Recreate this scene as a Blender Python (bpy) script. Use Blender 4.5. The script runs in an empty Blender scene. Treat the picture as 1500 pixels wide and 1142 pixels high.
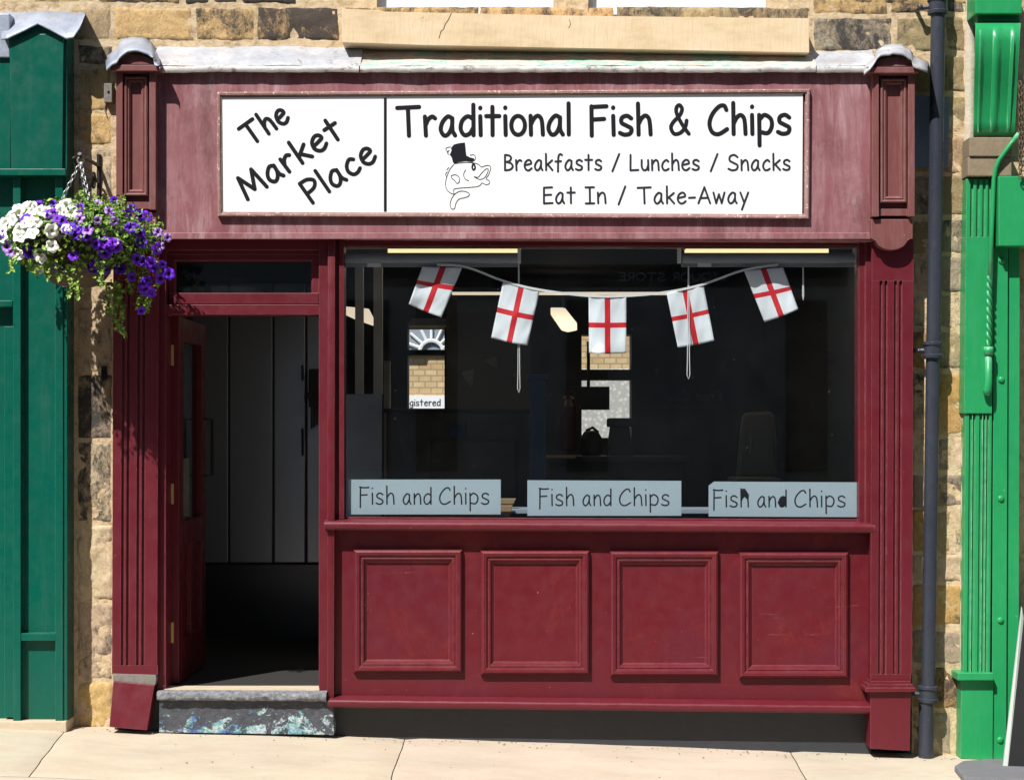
import bpy, bmesh, math, random
from mathutils import Vector, Matrix, noise
random.seed(7)
SC = bpy.context.scene
COL = SC.collection
PI = math.pi
# ------------------------------------------------------------------ camera, sky, sun
D, S, HZ, CZ = 9.0, 280.0, 640.0, 1.55      # camera distance (m), pixels per metre at the wall, horizon row, eye height
cam = bpy.data.cameras.new('camera'); co = bpy.data.objects.new('camera', cam); COL.objects.link(co)
co.location = (0, -D, CZ); co.rotation_euler = (PI/2, 0, 0)
cam.sensor_width = 36; cam.lens = 36*S*D/1500; cam.shift_y = (HZ-571)/1500; cam.clip_end = 500
SC.camera = co
TX, TY = 0.68, 1.5                          # sun: metres right and down per metre of depth
w = bpy.data.worlds.new('World'); SC.world = w; w.use_nodes = True
nt = w.node_tree; bg = nt.nodes['Background']
sky = nt.nodes.new('ShaderNodeTexSky'); sky.sky_type = 'NISHITA'; sky.sun_disc = False
sky.sun_elevation = math.atan2(TY, math.hypot(TX, 1)); sky.sun_rotation = math.atan2(-TX, -1)
nt.links.new(sky.outputs[0], bg.inputs[0]); bg.inputs[1].default_value = 0.085
sl = bpy.data.lights.new('sun', 'SUN'); sl.energy = 5.0; sl.angle = math.radians(0.5); sl.color = (1, 0.955, 0.88)
so = bpy.data.objects.new('sun', sl); COL.objects.link(so); so.location = (-7, -10, 15)
so.rotation_euler = Vector((TX, 1, -TY)).to_track_quat('-Z', 'Y').to_euler()
SC.view_settings.view_transform = 'Standard'; SC.view_settings.look = 'None'
SC.view_settings.exposure = 0.55; SC.view_settings.gamma = 1
SC.cycles.max_bounces = 8; SC.cycles.transparent_max_bounces = 12

# ------------------------------------------------------------------ helpers
def X(px, y=0.0): return (px-750)/S*(D+y)/D
def Z(py, y=0.0): return CZ+(HZ-py)/S*(D+y)/D
def P(px, py, y=0.0): return Vector((X(px, y), y, Z(py, y)))
def ground(x): return -0.034*x-0.035

def rect(a, b, c, d): return [(a, b), (c, b), (c, d), (a, d)]      # TL TR BR BL
def inset(q, d):
    s = [(1, 1), (-1, 1), (-1, -1), (1, -1)]
    return [(p[0]+d*k[0], p[1]+d*k[1]) for p, k in zip(q, s)]

class MB:
    def __init__(self): self.bm = bmesh.new()
    def v(self, p): return self.bm.verts.new(p)
    def f(self, vs):
        try: return self.bm.faces.new(vs)
        except ValueError: return None
    def prism(self, front, back, bevel=0.0):
        n = len(front)
        a = [self.v(p) for p in front]; b = [self.v(p) for p in back]
        fs = [self.f(a), self.f(b[::-1])]
        for i in range(n): fs.append(self.f([a[i], b[i], b[(i+1) % n], a[(i+1) % n]]))
        if bevel > 0:
            es = {e for f in fs if f for e in f.edges}
            bmesh.ops.bevel(self.bm, geom=list(es), offset=bevel, segments=2, affect='EDGES', profile=0.6)
        return self
    def q(self, quad, yf, yb, bevel=0.002):          # quad / polygon in photo pixels, at the depth of its front face
        fr = [P(x, y, yf) for x, y in quad]
        bk = [Vector((p.x, yb, p.z)) for p in fr]
        return self.prism(fr, bk, bevel)
    def r(self, a, b, c, d, yf, yb, bevel=0.002): return self.q(rect(a, b, c, d), yf, yb, bevel)
    def box(self, x0, x1, y0, y1, z0, z1, bevel=0.0):
        fr = [Vector((x0, y0, z1)), Vector((x1, y0, z1)), Vector((x1, y0, z0)), Vector((x0, y0, z0))]
        return self.prism(fr, [Vector((p.x, y1, p.z)) for p in fr], bevel)
    def rings(self, rs, cap=True):                    # list of (quad in pixels, y): mitred moulding
        prev = None
        for quad, y in rs:
            cur = [self.v(P(a, b, y)) for a, b in quad]
            if prev:
                for i in range(4): self.f([prev[i], prev[(i+1) % 4], cur[(i+1) % 4], cur[i]])
            prev = cur
        if cap: self.f(prev)
        return self
    def sweep(self, prof, x0, x1, n=1, bend=None):    # closed (y,z) profile along x; bend(x) -> (dy,dz)
        rows = []
        for i in range(n+1):
            x = x0+(x1-x0)*i/n
            dy, dz = bend(x) if bend else (0, 0)
            rows.append([self.v((x, y+dy, z+dz)) for y, z in prof])
        k = len(prof)
        for a, b in zip(rows, rows[1:]):
            for i in range(k): self.f([a[i], a[(i+1) % k], b[(i+1) % k], b[i]])
        self.f(rows[0]); self.f(rows[-1][::-1]); return self
    def tube(self, pts, r, seg=10, closed=False, cap=True):
        pts = [Vector(p) for p in pts]; n = len(pts); rows = []; up = None
        for i, p in enumerate(pts):
            if closed: t = pts[(i+1) % n]-pts[i-1]
            else: t = pts[min(i+1, n-1)]-pts[max(i-1, 0)]
            t.normalize()
            if up is None: up = t.orthogonal().normalized()
            up = (up-t*up.dot(t)).normalized(); s = t.cross(up)
            rr = r[i] if isinstance(r, (list, tuple)) else r
            rows.append([self.v(p+(up*math.cos(a)+s*math.sin(a))*rr) for a in [2*PI*k/seg for k in range(seg)]])
        pairs = list(zip(rows, rows[1:]))+([(rows[-1], rows[0])] if closed else [])
        for a, b in pairs:
            for k in range(seg): self.f([a[k], a[(k+1) % seg], b[(k+1) % seg], b[k]])
        if cap and not closed: self.f(rows[0][::-1]); self.f(rows[-1])
        return self
    def lathe(self, prof, c, seg=24, axis='Z'):       # prof: (radius, height)
        rows = []
        for r, h in prof:
            row = []
            for k in range(seg):
                a = 2*PI*k/seg
                if axis == 'Z': p = (c[0]+r*math.cos(a), c[1]+r*math.sin(a), c[2]+h)
                else: p = (c[0]+r*math.cos(a), c[1]-h, c[2]+r*math.sin(a))
                row.append(self.v(p))
            rows.append(row)
        for a, b in zip(rows, rows[1:]):
            for k in range(seg): self.f([a[k], a[(k+1) % seg], b[(k+1) % seg], b[k]])
        self.f(rows[0]); self.f(rows[-1]); return self
    def build(self, name, mat, parent=None, smooth=False, flat_angle=None):
        o = self.link(name, mat, parent)
        if smooth:
            for p in o.data.polygons: p.use_smooth = True
            if flat_angle: o.data.set_sharp_from_angle(angle=math.radians(flat_angle))
        return o
    def link(self, name, mat, parent):
        bmesh.ops.recalc_face_normals(self.bm, faces=self.bm.faces[:])
        me = bpy.data.meshes.new(name); o = bpy.data.objects.new(name, me); COL.objects.link(o)
        if parent:
            loc = Vector(parent.get('_o', (0, 0, 0)))
            bmesh.ops.translate(self.bm, vec=-loc, verts=self.bm.verts[:])
            o.parent = parent; o['_o'] = list(loc)
        self.bm.to_mesh(me); self.bm.free(); me.materials.append(mat)
        return o

def tag(o, label, cat, group=None, kind=None):
    if label: o['label'] = label
    if cat: o['category'] = cat
    if group: o['group'] = group
    if kind: o['kind'] = kind
    return o
def thing(name, label, cat, loc, group=None):
    o = bpy.data.objects.new(name, None); COL.objects.link(o); o.location = loc
    o.empty_display_size = 0.1; o['_o'] = list(loc)
    return tag(o, label, cat, group)

# ------------------------------------------------------------------ materials
class NT:
    def __init__(self, name):
        self.m = bpy.data.materials.new(name); self.m.use_nodes = True
        self.t = self.m.node_tree; self.n = self.t.nodes; self.b = self.n['Principled BSDF']
        self.tc = self.n.new('ShaderNodeTexCoord')
    def L(self, a, b): self.t.links.new(a, b)
    def noise(self, scale, detail=4, rough=0.6, stretch=None, dist=0.0):
        x = self.n.new('ShaderNodeTexNoise'); x.inputs['Scale'].default_value = scale
        x.inputs['Detail'].default_value = detail; x.inputs['Roughness'].default_value = rough
        x.inputs['Distortion'].default_value = dist
        mp = self.n.new('ShaderNodeMapping'); mp.inputs['Scale'].default_value = stretch or (1, 1, 1)
        mp.inputs['Location'].default_value = (random.random()*9, random.random()*9, random.random()*9)
        self.L(self.tc.outputs['Object'], mp.inputs[0]); self.L(mp.outputs[0], x.inputs['Vector'])
        return x.outputs['Fac']
    def ramp(self, fac, stops):
        r = self.n.new('ShaderNodeValToRGB'); e = r.color_ramp.elements
        e[0].position, e[1].position = stops[0][0], stops[-1][0]
        for p, c in stops[1:-1]: e.new(p)
        for i, (p, c) in enumerate(stops):
            c = c if isinstance(c, (tuple, list)) else (c, c, c)
            e[i].position = p; e[i].color = (*c[:3], 1)
        self.L(fac, r.inputs[0]); return r.outputs[0]
    def mix(self, fac, a, b, mode='MIX'):
        x = self.n.new('ShaderNodeMix'); x.data_type = 'RGBA'; x.blend_type = mode
        for k, s in ((0, fac), (6, a), (7, b)):
            if isinstance(s, (int, float)): x.inputs[k].default_value = s if k == 0 else (s, s, s, 1)
            elif isinstance(s, (tuple, list)): x.inputs[k].default_value = (*s[:3], 1)
            else: self.L(s, x.inputs[k])
        return x.outputs[2]
    def math(self, op, a, b):
        x = self.n.new('ShaderNodeMath'); x.operation = op; x.use_clamp = True
        for k, s in ((0, a), (1, b)):
            if isinstance(s, (int, float)): x.inputs[k].default_value = s
            else: self.L(s, x.inputs[k])
        return x.outputs[0]
    def sep(self):
        x = self.n.new('ShaderNodeSeparateXYZ'); self.L(self.tc.outputs['Object'], x.inputs[0]); return x.outputs
    def attr(self, name):
        x = self.n.new('ShaderNodeAttribute'); x.attribute_name = name; return x
    def bump(self, h, strength=0.3, dist=0.01):
        x = self.n.new('ShaderNodeBump'); x.inputs['Strength'].default_value = strength
        x.inputs['Distance'].default_value = dist; self.L(h, x.inputs['Height'])
        self.L(x.outputs[0], self.b.inputs['Normal'])
    def out(self, col=None, rough=0.5, metal=0.0, spec=0.5):
        if col is not None:
            if isinstance(col, (tuple, list)): self.b.inputs['Base Color'].default_value = (*col[:3], 1)
            else: self.L(col, self.b.inputs['Base Color'])
        if isinstance(rough, (int, float)): self.b.inputs['Roughness'].default_value = rough
        else: self.L(rough, self.b.inputs['Roughness'])
        self.b.inputs['Metallic'].default_value = metal
        self.b.inputs['Specular IOR Level'].default_value = spec
        return self.m

def paint(name, col, pale, rough=0.45, fade=0.25, chip=(0.85, 0.6, 0.6), chipcut=0.76, streak=0.0, dark=None, edge=None, scuff=0.0, spec=0.35, grime=0.0):
    t = NT(name)
    a = t.ramp(t.noise(1.1, 8, 0.75), [(0.3, 0), (0.72, 1)])
    c = t.mix(t.math('MULTIPLY', a, fade), col, pale)
    d = t.noise(16, 7, 0.8, (1, 1, 0.5))
    c = t.mix(t.math('MULTIPLY', t.ramp(d, [(0.4, 0), (0.7, 1)]), 0.3), c, dark or tuple(k*0.72 for k in col))
    if streak:
        s = t.noise(7.0, 8, 0.8, (1.5, 1.5, 0.22), 0.5)
        s2 = t.noise(2.2, 6, 0.7)
        f = t.math('MULTIPLY', t.ramp(s, [(0.44, 0), (0.66, 1)]), t.ramp(s2, [(0.36, 0.1), (0.58, 1)]))
        c = t.mix(t.math('MULTIPLY', f, streak), c, (0.46, 0.31, 0.34))
        g = t.noise(4.5, 8, 0.78, (1.2, 1.2, 0.5))
        c = t.mix(t.math('MULTIPLY', t.ramp(g, [(0.5, 0), (0.68, 1)]), streak), c, (0.085, 0.028, 0.026))
    if grime:
        g = t.noise(3.2, 8, 0.78, (1.5, 1.5, 0.35), 0.3)
        c = t.mix(t.math('MULTIPLY', t.ramp(g, [(0.5, 0), (0.72, 1)]), grime), c, tuple(0.35*k+0.02 for k in col))
        g = t.noise(7, 6, 0.75, (1.5, 1.5, 0.12))
        c = t.mix(t.math('MULTIPLY', t.ramp(g, [(0.56, 0), (0.75, 1)]), grime*0.6), c, tuple(0.8*k+0.07 for k in col))
    if scuff:
        g = t.noise(3.0, 8, 0.8, (1, 1, 1), 0.6)
        c = t.mix(t.math('MULTIPLY', t.ramp(g, [(0.56, 0), (0.66, 1)]), 0.55*scuff), c, (0.16, 0.018, 0.016))
        g = t.noise(5.0, 6, 0.75, (0.35, 1, 7))
        c = t.mix(t.math('MULTIPLY', t.ramp(g, [(0.655, 0), (0.70, 1)]), 0.35*scuff), c, (0.28, 0.13, 0.12))
        g = t.noise(2.0, 5, 0.7)
        c = t.mix(t.math('MULTIPLY', t.ramp(g, [(0.45, 0), (0.7, 1)]), 0.35*scuff), c, (0.095, 0.013, 0.028))
    k = t.ramp(t.noise(75, 3, 0.5), [(chipcut, 0), (chipcut+0.015, 1)])
    c = t.mix(t.math('MULTIPLY', k, 0.8), c, chip)
    if edge:                                            # rubbed paint along the arrises, paled further to stand for bright edge highlights
        bv = t.n.new('ShaderNodeBevel'); bv.samples = 4; bv.inputs['Radius'].default_value = 0.005
        ge = t.n.new('ShaderNodeNewGeometry'); dt = t.n.new('ShaderNodeVectorMath'); dt.operation = 'DOT_PRODUCT'
        t.L(bv.outputs[0], dt.inputs[0]); t.L(ge.outputs['True Normal'], dt.inputs[1])
        m_ = t.math('MULTIPLY', t.ramp(dt.outputs['Value'], [(0.80, 1), (0.96, 0)]), t.ramp(t.noise(20, 6, 0.75), [(0.34, 0.15), (0.6, 0.95)]))
        c = t.mix(m_, c, edge)
    t.bump(t.math('ADD', t.noise(26, 6, 0.65, (1, 1, 0.35)), t.math('MULTIPLY', t.noise(90, 3, 0.6, (1, 1, 0.05)), 0.6)), 0.2, 0.004)
    return t.out(c, t.ramp(t.noise(14, 4, 0.6), [(0.3, rough-0.1), (0.7, rough+0.12)]), 0.0, spec)

def plain(name, col, rough=0.5, metal=0.0, var=0.15, scale=12, bump=0.0, bscale=60, spec=0.5):
    t = NT(name)
    c = t.mix(t.math('MULTIPLY', t.noise(scale, 5, 0.65), var*2), col, tuple(k*0.4 for k in col)) if var else col
    if bump: t.bump(t.noise(bscale, 5, 0.65), bump, 0.006)
    return t.out(c, rough, metal, spec)

def emit(name, col, s):
    t = NT(name); t.b.inputs['Emission Color'].default_value = (*col, 1); t.b.inputs['Emission Strength'].default_value = s
    return t.out(col, 0.5)

def glass_mat(name, tint=(0.93, 0.95, 0.95), dirt=0.004, ior=1.5):
    t = NT(name); n = t.n
    tr = n.new('ShaderNodeBsdfTransparent'); tr.inputs[0].default_value = (*tint, 1)
    gl = n.new('ShaderNodeBsdfGlossy'); gl.inputs['Roughness'].default_value = 0.01
    df = n.new('ShaderNodeBsdfDiffuse'); df.inputs[0].default_value = (0.6, 0.62, 0.64, 1)
    fr = n.new('ShaderNodeFresnel'); ge = n.new('ShaderNodeNewGeometry')
    io = n.new('ShaderNodeMapRange'); io.inputs['To Min'].default_value = ior; io.inputs['To Max'].default_value = 1/ior
    t.L(ge.outputs['Backfacing'], io.inputs['Value']); t.L(io.outputs[0], fr.inputs[0])
    m1 = n.new('ShaderNodeMixShader'); m2 = n.new('ShaderNodeMixShader')
    t.L(fr.outputs[0], m1.inputs[0]); t.L(tr.outputs[0], m1.inputs[1]); t.L(gl.outputs[0], m1.inputs[2])
    k = t.ramp(t.noise(120, 2, 0.5), [(0.765, 0), (0.78, 0.3)])
    k2 = t.math('MULTIPLY', t.ramp(t.noise(2.2, 6, 0.7), [(0.4, 0), (0.8, 1)]), dirt)
    t.L(t.math('ADD', k, k2), m2.inputs[0]); t.L(m1.outputs[0], m2.inputs[1]); t.L(df.outputs[0], m2.inputs[2])
    t.L(m2.outputs[0], n['Material Output'].inputs[0])
    return t.m

M = {}
MAR = (0.106, 0.0088, 0.0158)
M['maroon'] = paint('maroon paint', MAR, (0.135, 0.016, 0.028), 0.42, 0.5, chip=(0.5, 0.3, 0.3), edge=(0.34, 0.15, 0.16), scuff=0.5)
M['maroon_red'] = paint('redder maroon paint', (0.110, 0.0082, 0.0135), (0.122, 0.014, 0.023), 0.4, 0.6, chip=(0.5, 0.3, 0.3), edge=(0.34, 0.14, 0.14), scuff=1.5)
M['faded'] = paint('faded maroon paint', (0.195, 0.052, 0.062), (0.30, 0.145, 0.165), 0.68, 0.8, streak=0.72, chip=(0.55, 0.42, 0.4), edge=(0.45, 0.33, 0.32))
M['faded2'] = paint('sun bleached maroon paint', (0.150, 0.040, 0.038), (0.20, 0.080, 0.075), 0.62, 0.6, streak=0.2, chip=(0.55, 0.42, 0.4), edge=(0.36, 0.22, 0.20))
M['bare'] = paint('peeling frame paint', (0.16, 0.05, 0.05), (0.42, 0.28, 0.24), 0.6, 0.9, streak=0.4, chip=(0.6, 0.5, 0.45), chipcut=0.62, edge=(0.55, 0.45, 0.38))
M['dkgreen'] = paint('dark green paint', (0.0004, 0.088, 0.060), (0.0015, 0.096, 0.068), 0.32, 0.5, chip=(0.4, 0.5, 0.45), chipcut=0.79, dark=(0.0004, 0.076, 0.052), edge=(0.05, 0.24, 0.18), grime=0.35)
M['green'] = paint('bright green paint', (0.013, 0.27, 0.088), (0.035, 0.32, 0.125), 0.35, 0.6, chip=(0.6, 0.7, 0.6), chipcut=0.77, dark=(0.007, 0.22, 0.07), edge=(0.22, 0.50, 0.32), grime=0.35)
M['navy'] = paint('dark blue grey pipe paint', (0.028, 0.033, 0.047), (0.055, 0.061, 0.080), 0.30, 0.6, chip=(0.3, 0.3, 0.35))
M['white'] = plain('white sign plastic', (0.80, 0.81, 0.83), 0.3, 0, 0.02, 3)
M['wframe'] = plain('white window frame', (0.8, 0.8, 0.8), 0.35, 0, 0.03)
M['ink'] = plain('black lettering', (0.014, 0.014, 0.019), 0.85, 0, 0.0, spec=0.1)
M['ink2'] = plain('dark grey lettering', (0.026, 0.028, 0.04), 0.85, 0, 0.0, spec=0.1)
M['brass'] = plain('brass', (0.70, 0.50, 0.18), 0.45, 0.35, 0.3, 60)
M['iron'] = plain('black iron', (0.02, 0.02, 0.022), 0.5, 0.3, 0.1)
M['chain'] = plain('galvanised chain', (0.5, 0.5, 0.5), 0.4, 0.7, 0.1)
M['rust'] = plain('rusty chain', (0.16, 0.11, 0.07), 0.7, 0.4, 0.4, 90)
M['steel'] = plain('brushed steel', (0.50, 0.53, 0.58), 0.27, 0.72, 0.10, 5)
M['shadowed_steel'] = plain('cabinet steel darkened for shadow', (0.13, 0.135, 0.145), 0.3, 0.8, 0.1, 5)  # cabinet steel with the shadow low in the doorway put into its colour
M['blk'] = plain('black plastic', (0.010, 0.010, 0.011), 0.5, 0, 0.2)
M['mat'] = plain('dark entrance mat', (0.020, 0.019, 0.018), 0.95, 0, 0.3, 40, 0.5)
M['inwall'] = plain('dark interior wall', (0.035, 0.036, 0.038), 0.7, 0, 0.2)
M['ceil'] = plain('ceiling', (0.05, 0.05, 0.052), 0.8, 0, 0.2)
M['counter'] = plain('dark counter panel', (0.075, 0.065, 0.045), 0.55, 0, 0.4, 6)
M['bluep'] = plain('blue interior paint', (0.02, 0.055, 0.14), 0.5, 0, 0.2)
M['greyp'] = plain('grey partition', (0.30, 0.35, 0.43), 0.5, 0, 0.35, 4)
M['paleup'] = plain('pale upright', (0.42, 0.41, 0.39), 0.5, 0, 0.3, 5)
M['wood'] = plain('light wood', (0.30, 0.20, 0.11), 0.6, 0, 0.3, 8)
M['blind'] = plain('grey blind fabric', (0.26, 0.28, 0.33), 0.5, 0, 0.12, 20)
M['flagw'] = plain('white flag cloth', (0.76, 0.80, 0.88), 0.7, 0, 0.04, 5, 0.1, 300)
M['flagr'] = plain('red flag cloth', (0.62, 0.008, 0.02), 0.7, 0, 0.06, 5)
M['cord'] = plain('white cord', (0.75, 0.76, 0.78), 0.6, 0, 0.05)
M['frost'] = plain('frosted vinyl', (0.36, 0.45, 0.53), 0.7, 0, 0.12, 3)
M['tube'] = emit('fluorescent diffuser', (1.0, 0.84, 0.42), 0.85)
M['warm'] = emit('warm lamp diffuser', (1.0, 0.82, 0.62), 0.6)
M['glass'] = glass_mat('shop window glass')
M['glass2'] = glass_mat('old window glass', (0.6, 0.7, 0.7), 0.02)
M['bowl'] = plain('brown basket bowl', (0.11, 0.07, 0.045), 0.7, 0, 0.4, 20, 0.4, 80)
M['wpetal'] = plain('white petal', (0.85, 0.86, 0.82), 0.6, 0, 0.05, 40)
M['soil'] = plain('soil', (0.02, 0.015, 0.01), 0.95, 0, 0.3, 40, 0.5)
M['bargey'] = plain('grey weathered timber', (0.26, 0.24, 0.22), 0.8, 0, 0.5, 30, 0.6, 40)
M['beigeblock'] = plain('weathered beige block', (0.30, 0.235, 0.155), 0.85, 0, 0.4, 14, 0.5, 50)
M['dkplinth'] = plain('dark painted plinth', (0.034, 0.038, 0.046), 0.6, 0, 0.35, 9, 0.4, 30)
M['render'] = plain('pale mortar edge', (0.60, 0.53, 0.43), 0.9, 0, 0.25, 15, 0.8, 45)
M['palegrey'] = plain('pale board edge', (0.5, 0.55, 0.52), 0.6, 0, 0.15)
M['rubber'] = plain('grey rubber base', (0.17, 0.17, 0.19), 0.75, 0, 0.3, 10, 0.3)
M['asphalt'] = plain('asphalt', (0.035, 0.035, 0.037), 0.9, 0, 0.3, 30, 0.6, 120)
M['red'] = plain('dark red enamel', (0.045, 0.004, 0.006), 0.4)
M['poster'] = plain('poster paper', (0.30, 0.32, 0.27), 0.6, 0, 0.8, 14)
def lead():
    t = NT('lead sheet')
    a = t.noise(5, 8, 0.78, (1, 1, 1.4))
    c = t.ramp(a, [(0.25, (0.20, 0.22, 0.27)), (0.5, (0.37, 0.385, 0.42)), (0.75, (0.56, 0.56, 0.56))])
    c = t.mix(t.ramp(t.noise(6, 8, 0.8, (0.6, 1, 1.6), 0.4), [(0.54, 0), (0.66, 0.6)]), c, (0.36, 0.22, 0.16))
    c = t.mix(t.ramp(t.noise(13, 8, 0.8), [(0.57, 0), (0.64, 0.75)]), c, (0.12, 0.10, 0.085))
    t.bump(t.noise(12, 6, 0.6), 0.5, 0.015)
    return t.out(c, 0.5, 0.0)
M['lead'] = lead()
def leadgreen():
    t = NT('stained flashing')
    a = t.noise(7, 6, 0.75, (0.5, 1, 1.6))
    c = t.ramp(a, [(0.3, (0.30, 0.22, 0.20)), (0.42, (0.52, 0.42, 0.38)), (0.50, (0.56, 0.50, 0.46)), (0.535, (0.12, 0.40, 0.31)), (0.565, (0.40, 0.52, 0.45)), (0.60, (0.44, 0.33, 0.28)), (0.68, (0.50, 0.44, 0.40)), (0.78, (0.10, 0.075, 0.06))])
    t.bump(t.noise(18, 6, 0.7), 0.7, 0.012)
    return t.out(c, 0.65)
M['leadgreen'] = leadgreen()
def lip():
    t = NT('pale rolled lead lip')
    c = t.ramp(t.noise(6, 6, 0.75, (1, 1, 2)), [(0.3, (0.34, 0.33, 0.32)), (0.6, (0.56, 0.55, 0.53))])
    c = t.mix(t.ramp(t.noise(16, 8, 0.8, (1, 1, 1.5)), [(0.55, 0), (0.62, 0.85)]), c, (0.13, 0.095, 0.07))
    t.bump(t.noise(20, 6, 0.7), 0.5, 0.01)
    return t.out(c, 0.5)
M['lip'] = lip()
def leadcap():
    t = NT('blue grey lead cap')
    c = t.ramp(t.noise(5, 8, 0.75), [(0.3, (0.17, 0.20, 0.27)), (0.55, (0.30, 0.34, 0.42)), (0.75, (0.46, 0.48, 0.53))])
    t.bump(t.noise(14, 6, 0.65), 0.4, 0.01)
    return t.out(c, 0.42)
M['leadcap'] = leadcap()
def leadblue():
    t = NT('blue grey lead')
    c = t.ramp(t.noise(5, 5, 0.6), [(0.3, (0.10, 0.14, 0.22)), (0.7, (0.22, 0.27, 0.36))])
    return t.out(c, 0.5)
M['leadblue'] = leadblue()
def stone():
    t = NT('sandstone blocks')
    at = t.attr('tone'); soot = t.attr('soot')
    c = t.mix(t.ramp(t.noise(7, 8, 0.8), [(0.3, 0), (0.75, 0.7)]), at.outputs['Color'], (0.66, 0.46, 0.24))
    c = t.mix(t.ramp(t.noise(34, 7, 0.82, (1, 1, 0.7)), [(0.46, 0), (0.74, 0.65)]), c, (0.22, 0.135, 0.065))
    c = t.mix(t.ramp(t.noise(12, 8, 0.85), [(0.56, 0), (0.66, 0.5)]), c, (0.72, 0.60, 0.42))
    f = t.math('ADD', t.noise(5.5, 8, 0.8, (1, 1, 0.8), 0.5), soot.outputs['Fac'])
    f = t.math('ADD', f, t.math('MULTIPLY', t.math('SUBTRACT', t.noise(60, 5, 0.8, (1, 1, 0.4)), 0.5), 0.55))
    ff = t.ramp(f, [(0.74, 0), (0.90, 0.94)])
    c = t.mix(ff, c, (0.050, 0.048, 0.050))
    t.bump(t.noise(48, 9, 0.82, (1, 1, 0.75)), 1.0, 0.013)
    return t.out(c, 0.9, 0, 0.2)
M['stone'] = stone()
def sillstone():
    t = NT('pale sill stone')
    c = t.ramp(t.noise(3.5, 6, 0.7, (0.6, 1, 1.5)), [(0.25, (0.52, 0.38, 0.22)), (0.5, (0.70, 0.55, 0.36)), (0.8, (0.76, 0.65, 0.50))])
    c = t.mix(t.ramp(t.noise(3, 6, 0.75, (1, 1, 1), 0.6), [(0.66, 0), (0.72, 0.5)]), c, (0.16, 0.10, 0.06))
    c = t.mix(t.ramp(t.noise(40, 5, 0.7, (1.6, 1, 0.12)), [(0.5, 0), (0.72, 0.25)]), c, (0.46, 0.33, 0.20))
    t.bump(t.noise(40, 7, 0.75, (1.6, 1, 0.25)), 0.5, 0.008)
    return t.out(c, 0.9, 0, 0.2)
M['sillstone'] = sillstone()
def mortar():
    t = NT('lime mortar')
    c = t.ramp(t.noise(14, 6, 0.75), [(0.3, (0.26, 0.18, 0.11)), (0.5, (0.60, 0.46, 0.29)), (0.8, (0.70, 0.60, 0.47))])
    t.bump(t.noise(35, 7, 0.75), 0.9, 0.012)
    return t.out(c, 0.95, 0, 0.2)
M['mortar'] = mortar()
def slab():
    t = NT('paving flags')
    at = t.attr('tone')
    c = t.mix(t.ramp(t.noise(1.6, 6, 0.65), [(0.3, 0), (0.75, 0.8)]), at.outputs['Color'], (0.47, 0.40, 0.32))
    c = t.mix(t.ramp(t.noise(4, 6, 0.75, (1, 1, 1), 0.5), [(0.5, 0), (0.75, 0.4)]), c, (0.46, 0.31, 0.20))
    c = t.mix(t.ramp(t.noise(60, 4, 0.7), [(0.6, 0), (0.75, 0.4)]), c, (0.26, 0.20, 0.14))
    c = t.mix(t.ramp(t.noise(22, 3, 0.5), [(0.77, 0), (0.79, 0.5)]), c, (0.16, 0.12, 0.09))
    c = t.mix(t.ramp(t.noise(3, 8, 0.78, (0.7, 1.4, 1)), [(0.42, 0), (0.7, 0.55)]), c, (0.36, 0.30, 0.235))
    t.bump(t.noise(45, 7, 0.7), 0.35, 0.006)
    return t.out(c, 0.85, 0, 0.25)
M['slab'] = slab()
def steppaint():
    t = NT('peeling blue step paint')
    z = t.sep()[2]
    c = t.ramp(t.noise(24, 6, 0.7), [(0.3, (0.032, 0.036, 0.048)), (0.7, (0.075, 0.08, 0.098))])
    low = t.ramp(z, [(0.02, 0.17), (0.10, 0.09), (0.17, 0.01)])
    p = t.math('ADD', t.noise(15, 8, 0.8, (1, 1, 1.2), 0.5), low)
    f = t.ramp(p, [(0.63, 0), (0.645, 1)])
    pc = t.ramp(t.noise(12, 6, 0.8), [(0.36, (0.03, 0.05, 0.30)), (0.43, (0.10, 0.16, 0.42)), (0.47, (0.10, 0.26, 0.30)), (0.53, (0.24, 0.40, 0.40)), (0.57, (0.55, 0.58, 0.60)), (0.62, (0.06, 0.10, 0.36)), (0.7, (0.35, 0.40, 0.52))])
    c = t.mix(f, c, pc)
    t.bump(t.math('ADD', t.noise(28, 7, 0.7), t.math('MULTIPLY', f, 0.3)), 0.8, 0.012)
    return t.out(c, 0.65)
M['steppaint'] = steppaint()
M['gritm'] = plain('stone crumbs', (0.42, 0.32, 0.21), 0.9, 0, 0.5, 30)
def stepedge():
    t = NT('rough painted step edge')
    c = t.ramp(t.noise(40, 6, 0.75), [(0.35, (0.10, 0.11, 0.13)), (0.6, (0.28, 0.29, 0.32)), (0.75, (0.5, 0.5, 0.5))])
    t.bump(t.noise(45, 7, 0.75), 1.0, 0.015)
    return t.out(c, 0.8)
M['stepedge'] = stepedge()
M['tread'] = plain('worn stone tread', (0.58, 0.48, 0.35), 0.8, 0, 0.25, 14, 0.4)
def petal():
    t = NT('purple petal')
    at = t.attr('tone')
    return t.out(at.outputs['Color'], 0.6, 0, 0.3)
M['petal'] = petal()
def leaf():
    t = NT('basket leaves'); at = t.attr('tone')
    t.b.inputs['Subsurface Weight'].default_value = 0.0
    return t.out(at.outputs['Color'], 0.5, 0, 0.4)
M['leaf'] = leaf()
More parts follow.
